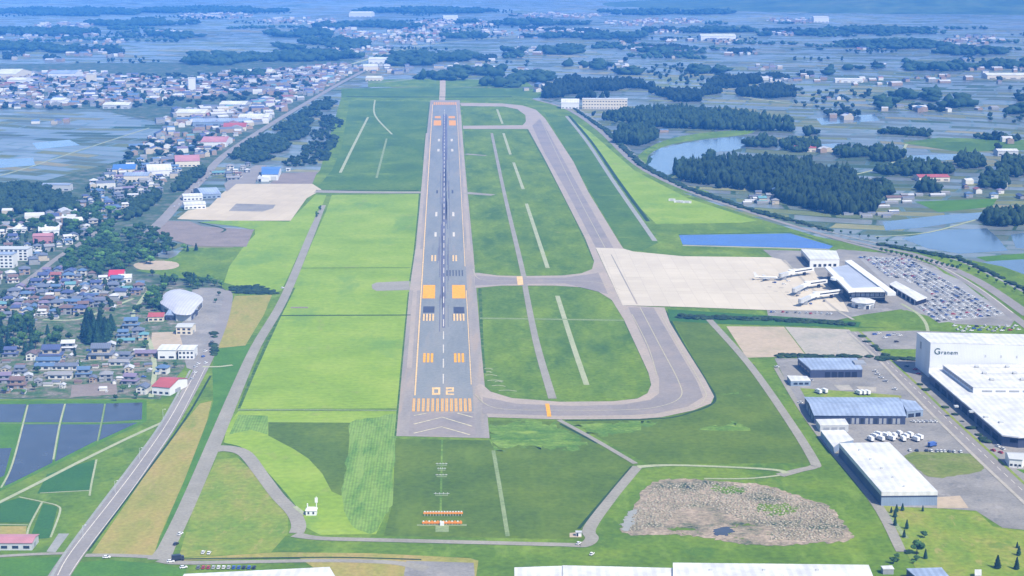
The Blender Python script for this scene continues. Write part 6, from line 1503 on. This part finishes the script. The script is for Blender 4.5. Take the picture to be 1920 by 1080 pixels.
PAINT = {k: plain(k + '_car_paint', v, .3, .5, .03) for k, v in {'white': (.58, .58, .58), 'silver': (.36, .37, .39), 'black': (.02, .02, .024), 'grey': (.13, .135, .145), 'blue': (.04, .09, .30), 'red': (.34, .03, .03)}.items()}
PMIX = ['white'] * 13 + ['silver'] * 6 + ['black'] * 3 + ['grey'] * 3 + ['blue'] * 2 + ['red']
NCAR = [0]
def car(p, rot, zone, group, paint=None, data=None, cat='car', z=.26):
    o = link(bpy.data.objects.new('parked_car' if cat == 'car' else 'parked_truck', data or CAR))
    o.location = (p.x, p.y, z); o.rotation_euler.z = rot
    pc = paint or rng.choice(PMIX); slot(o, 0, PAINT[pc]); tag(o, None, cat, group)
    x, y = px_of(p); PLACED.append((o, x, y, pc, cat, zone)); NCAR[0] += 1
    return o
# the terminal car park: rows running away along the long side
A, Bq, Cq, D = G(1612, 482), G(1700, 486), G(1882, 592), G(1760, 604)
E0 = G(1690, 556)
SPOTS = []
for r_ in range(10):
    t = r_ / 9
    s0 = A.lerp(Bq, t); s1 = D.lerp(Cq, t)
    L = (s1 - s0).length; d = (s1 - s0).normalized(); n = int(L / 2.9); w_ang = math.atan2(d.y, d.x) + math.pi / 2
    for k in range(n):
        q = s0 + d * (2.9 * (k + .5))
        x, y = px_of(q)
        if inside((x, y), [(1655, 540), (1655, 520), (1690, 522), (1750, 556), (1735, 572), (1690, 575)]) or inside((x, y), [(1580, 480), (1620, 486), (1672, 530), (1660, 545)]): continue
        if rng.random() < .62: SPOTS.append((y, q, w_ang + rng.uniform(-.04, .04), r_))
    road('bay_line', [px_of(s0), px_of(s1)], .5, 'drain', 6, 1)
SPOTS.sort(key=lambda s: -s[0])
for y, q, ra, r_ in SPOTS[:150]:
    car(q, ra, 'of terminal lane ' + ('one two three four five six seven eight nine ten'.split()[r_]), 'cars in the terminal car park')
mb = MB(); cm = list(PAINT.values())
for y, q, ra, r_ in SPOTS[150:]:
    Mx = Matrix.Translation((q.x, q.y, .26)) @ Matrix.Rotation(ra, 4, 'Z'); b0 = len(mb.v)
    mb.v += [tuple(Mx @ v.co) for v in CAR.vertices]; mb.f += [tuple(i + b0 for i in f.vertices) for f in CAR.polygons]
    pi_ = list(PAINT).index(rng.choice(PMIX)); mb.m += [pi_ if f.material_index == 0 else len(cm) + f.material_index - 1 for f in CAR.polygons]
tag(mb.build('parked_cars', cm + [B['glass'], B['tyre']]), 'mass of tiny parked cars filling the far half of the terminal car park', 'cars', kind='stuff')
for x, y in ((1446, 586), (1452, 586), (1468, 586), (1476, 587), (1492, 587), (1500, 588), (1512, 588), (1520, 589), (1532, 588), (1540, 589), (1552, 590), (1558, 590)): car(G(x, y), rng.uniform(1.0, 1.5), 'below the apron edge', 'vehicles below the apron edge')
for x, y, c_ in ((1648, 626, 'white'), (1660, 634, 'white'), (1666, 630, 'blue'), (1672, 629, 'silver'), (1681, 642, 'black'), (1687, 630, 'white'), (1640, 628, 'blue'), (1678, 628, 'silver')): car(G(x, y), .2, 'in the lot behind the depot', 'cars in the lot behind the depot', c_)
for k in range(24): car(G(1790 + 5.2 * k, 612 + (k * 7 % 11)), rng.choice([.2, 1.6]), 'behind the lettered factory', 'cars behind the lettered factory')
for x, y, c_ in ((1456, 689, 'white'), (1640, 697, 'white'), (1645, 703, 'white'), (1652, 709, 'white'), (1660, 716, 'silver'), (1677, 731, 'white'), (1700, 688, 'black'), (1716, 694, 'red'), (1722, 702, 'red'), (1500, 756, 'white'), (1520, 714, 'silver')): car(G(x, y), 2.4, 'around the depot and road', 'cars around the depot', c_)
for k, x in enumerate((1706, 1719, 1737, 1746, 1757, 1764, 1771, 1780, 1789, 1801)): car(G(x, 846 + k * .3), 1.6, 'above the dry yard grass', 'cars above the dry yard grass', ('white', 'black', 'black', 'white', 'silver', 'white', 'white', 'grey', 'white', 'white')[k])
for k in range(6): car(G(1712 - k * 0 + 8 * k, 792 + 0 * k), 2.4, 'right of the workshop front', 'cars right of the workshop', None)
for k in range(14): car(G(1630 + 7.0 * k + rng.uniform(-2.5, 2.5), 826 - (k % 3) * 4 + rng.uniform(-2, 2)), 1.9 + rng.uniform(-.25, .25), 'in the row beside the warehouse', 'white trucks beside the warehouse', 'white', TRUCK, 'truck')
for x, y in ((1534, 738), (1545, 737), (1609, 740), (1617, 740), (1625, 740)): car(G(x, y), 2.0, 'behind the pale blue workshop', 'trucks behind the workshop', 'white', TRUCK, 'truck')
car(G(1748, 838), .6, 'parked in the middle of the industrial yard', None, 'blue', TRUCK, 'truck')
for k, c_ in enumerate(('grey', 'red', 'red', 'silver', 'white', 'white', 'silver', 'blue', 'blue', 'black', 'blue', 'black')): car(G(372 + 9.5 * k, 1066), 1.57, 'behind the bottom left hall', 'vehicles behind the bottom left hall', c_, z=.3)
for x, y, c_, r_ in ((200, 1047, 'white', .1), (338, 1003, 'white', 1.1), (330, 1022, 'black', 1.2), (320, 1055, 'white', .2), (334, 1052, 'black', .3), (344, 1066, 'white', .4), (381, 1038, 'white', 1.5), (392, 1039, 'white', 1.5)): car(G(x, y), r_, 'near the bottom left crossroads', 'vehicles at the bottom left crossroads', c_, TRUCK if c_ == 'black' and y > 1040 else None, 'car', z=.35)
for x, y in ((366, 690), (372, 684), (366, 700), (381, 670), (385, 660), (360, 712), (398, 642), (386, 682)): car(G(x, y), 1.15, 'at the junction by the garage block', 'cars at the hamlet junction', None, z=.35)
for x, y in ((1870, 838), (1862, 846), (1876, 850), (1880, 843)): car(G(x, y), 2.0, 'beside the small white gatehouse', 'cars beside the gatehouse', rng.choice(['red', 'white']))
for x, y, c_ in ((530, 541, 'white'), (1085, 1021, 'white'), (1110, 1041, 'white')): car(G(x, y), 1.1, 'alone on the airfield service road' if y != 1041 else 'alone on the verge by bottom roof', None, c_, z=.35)
for k in range(18): car(G(330 + 4.5 * k + rng.uniform(-3, 3), 388 - 4.4 * k), ROAD_ANG, 'driving on the town highway', 'cars on the town highway', None, z=.35)

for poly, n, zone in (([(5, 660), (150, 655), (285, 665), (280, 740), (120, 735), (10, 738)], 14, 'in paddy hamlet'), ([(-30, 590), (60, 524), (110, 508), (270, 542), (215, 584), (60, 604)], 16, 'left of gymnasium')):
    S = [p for p in sites(poly, 8, 8, .9, .1, .45) if free(p, 6.5)]; rng.shuffle(S)
    for p in S[:n]: car(p, rng.choice([0, 1.57]) + rng.uniform(-.2, .2), zone, 'cars ' + zone, z=.2)
for k, (x, y, l) in enumerate(((1260, 377, 9), (1272, 380, 12), (1288, 381, 12))):
    c = G(x, y); root = empty('storage_container', (c.x, c.y, .1), R(-8)); tag(root, f'white storage container in the grass by outer road, {ORD[k]} from the left', 'container', 'white containers by the outer road')
    mb = MB(); mb.box(-l / 2, l / 2, -1.5, 1.5, .15, 2.9); b_ = mb.build('shell', [B['white']], root)
    mb = MB(); mb.box(-l / 2 - .1, l / 2 + .1, -1.6, 1.6, 2.9, 3.1); mb.build('roof', [B['white_roof']], root)
    mb = MB(); mb.box(-l / 4, l / 4, -1.6, -1.48, .3, 2.5); mb.build('door', [B['pale_grey']], root)
for x, y in ((1478, 528), (1470, 534), (1495, 556), (1512, 546), (1520, 571), (1545, 566), (1452, 531), (1535, 540)): car(G(x, y), rng.uniform(0, 3), 'on the apron by jet bridges', 'service vehicles on the apron', rng.choice(['white', 'white', 'grey', 'blue']), z=.42)
# street lamps and poles
def pole(px, py, h, label, group, cat='lamp post'):
    c = G(px, py); root = empty('street_lamp', (c.x, c.y, 0.1)); tag(root, label, cat, group)
    mb = MB(); mb.tube((0, 0, 0), (0, 0, h), .16, .1, 6); mb.build('post', [B['pale_grey']], root)
    mb = MB(); mb.tube((0, 0, h), (1.6, 0, h + .3), .08, .06, 6); mb.build('arm', [B['pale_grey']], root)
    mb = MB(); mb.box(1.2, 2.2, -.2, .2, h + .2, h + .42); mb.build('lamp', [B['white']], root)
for k, (x, y) in enumerate(((340, 745), (312, 788), (372, 706), (268, 862), (222, 925), (162, 1010))):
    pole(x - 6, y, 8, f'pale street lamp on the left side of the main road, {ORD[k]} in row', 'street lamps along the main road')
for k, (x, y) in enumerate(((1571, 664), (1800, 560), (1760, 545), (1720, 520), (1840, 580), (1680, 500))):
    pole(x, y, 11, ['tall pole standing on the bare gravel lot'][0] if k == 0 else f'tall lamp pole in the terminal car park, {ORD[k - 1]} of five', 'tall lamp poles')

label_all()

# ================================================================== HAZE
mh = bpy.data.materials.new('haze'); mh.use_nodes = True
nt = mh.node_tree; nt.nodes.remove(nt.nodes['Principled BSDF'])
pv = nt.nodes.new('ShaderNodeVolumePrincipled')
pv.inputs['Color'].default_value = (*HAZE_COLOR, 1); pv.inputs['Density'].default_value = HAZE_DENSITY; pv.inputs['Anisotropy'].default_value = -0.42
nt.links.new(pv.outputs[0], nt.nodes['Material Output'].inputs['Volume'])
mb = MB(); mb.box(-15500, 15500, -1500, 24600, -2.0, 400.0)
tag(mb.build('haze', [mh]), kind='stuff')
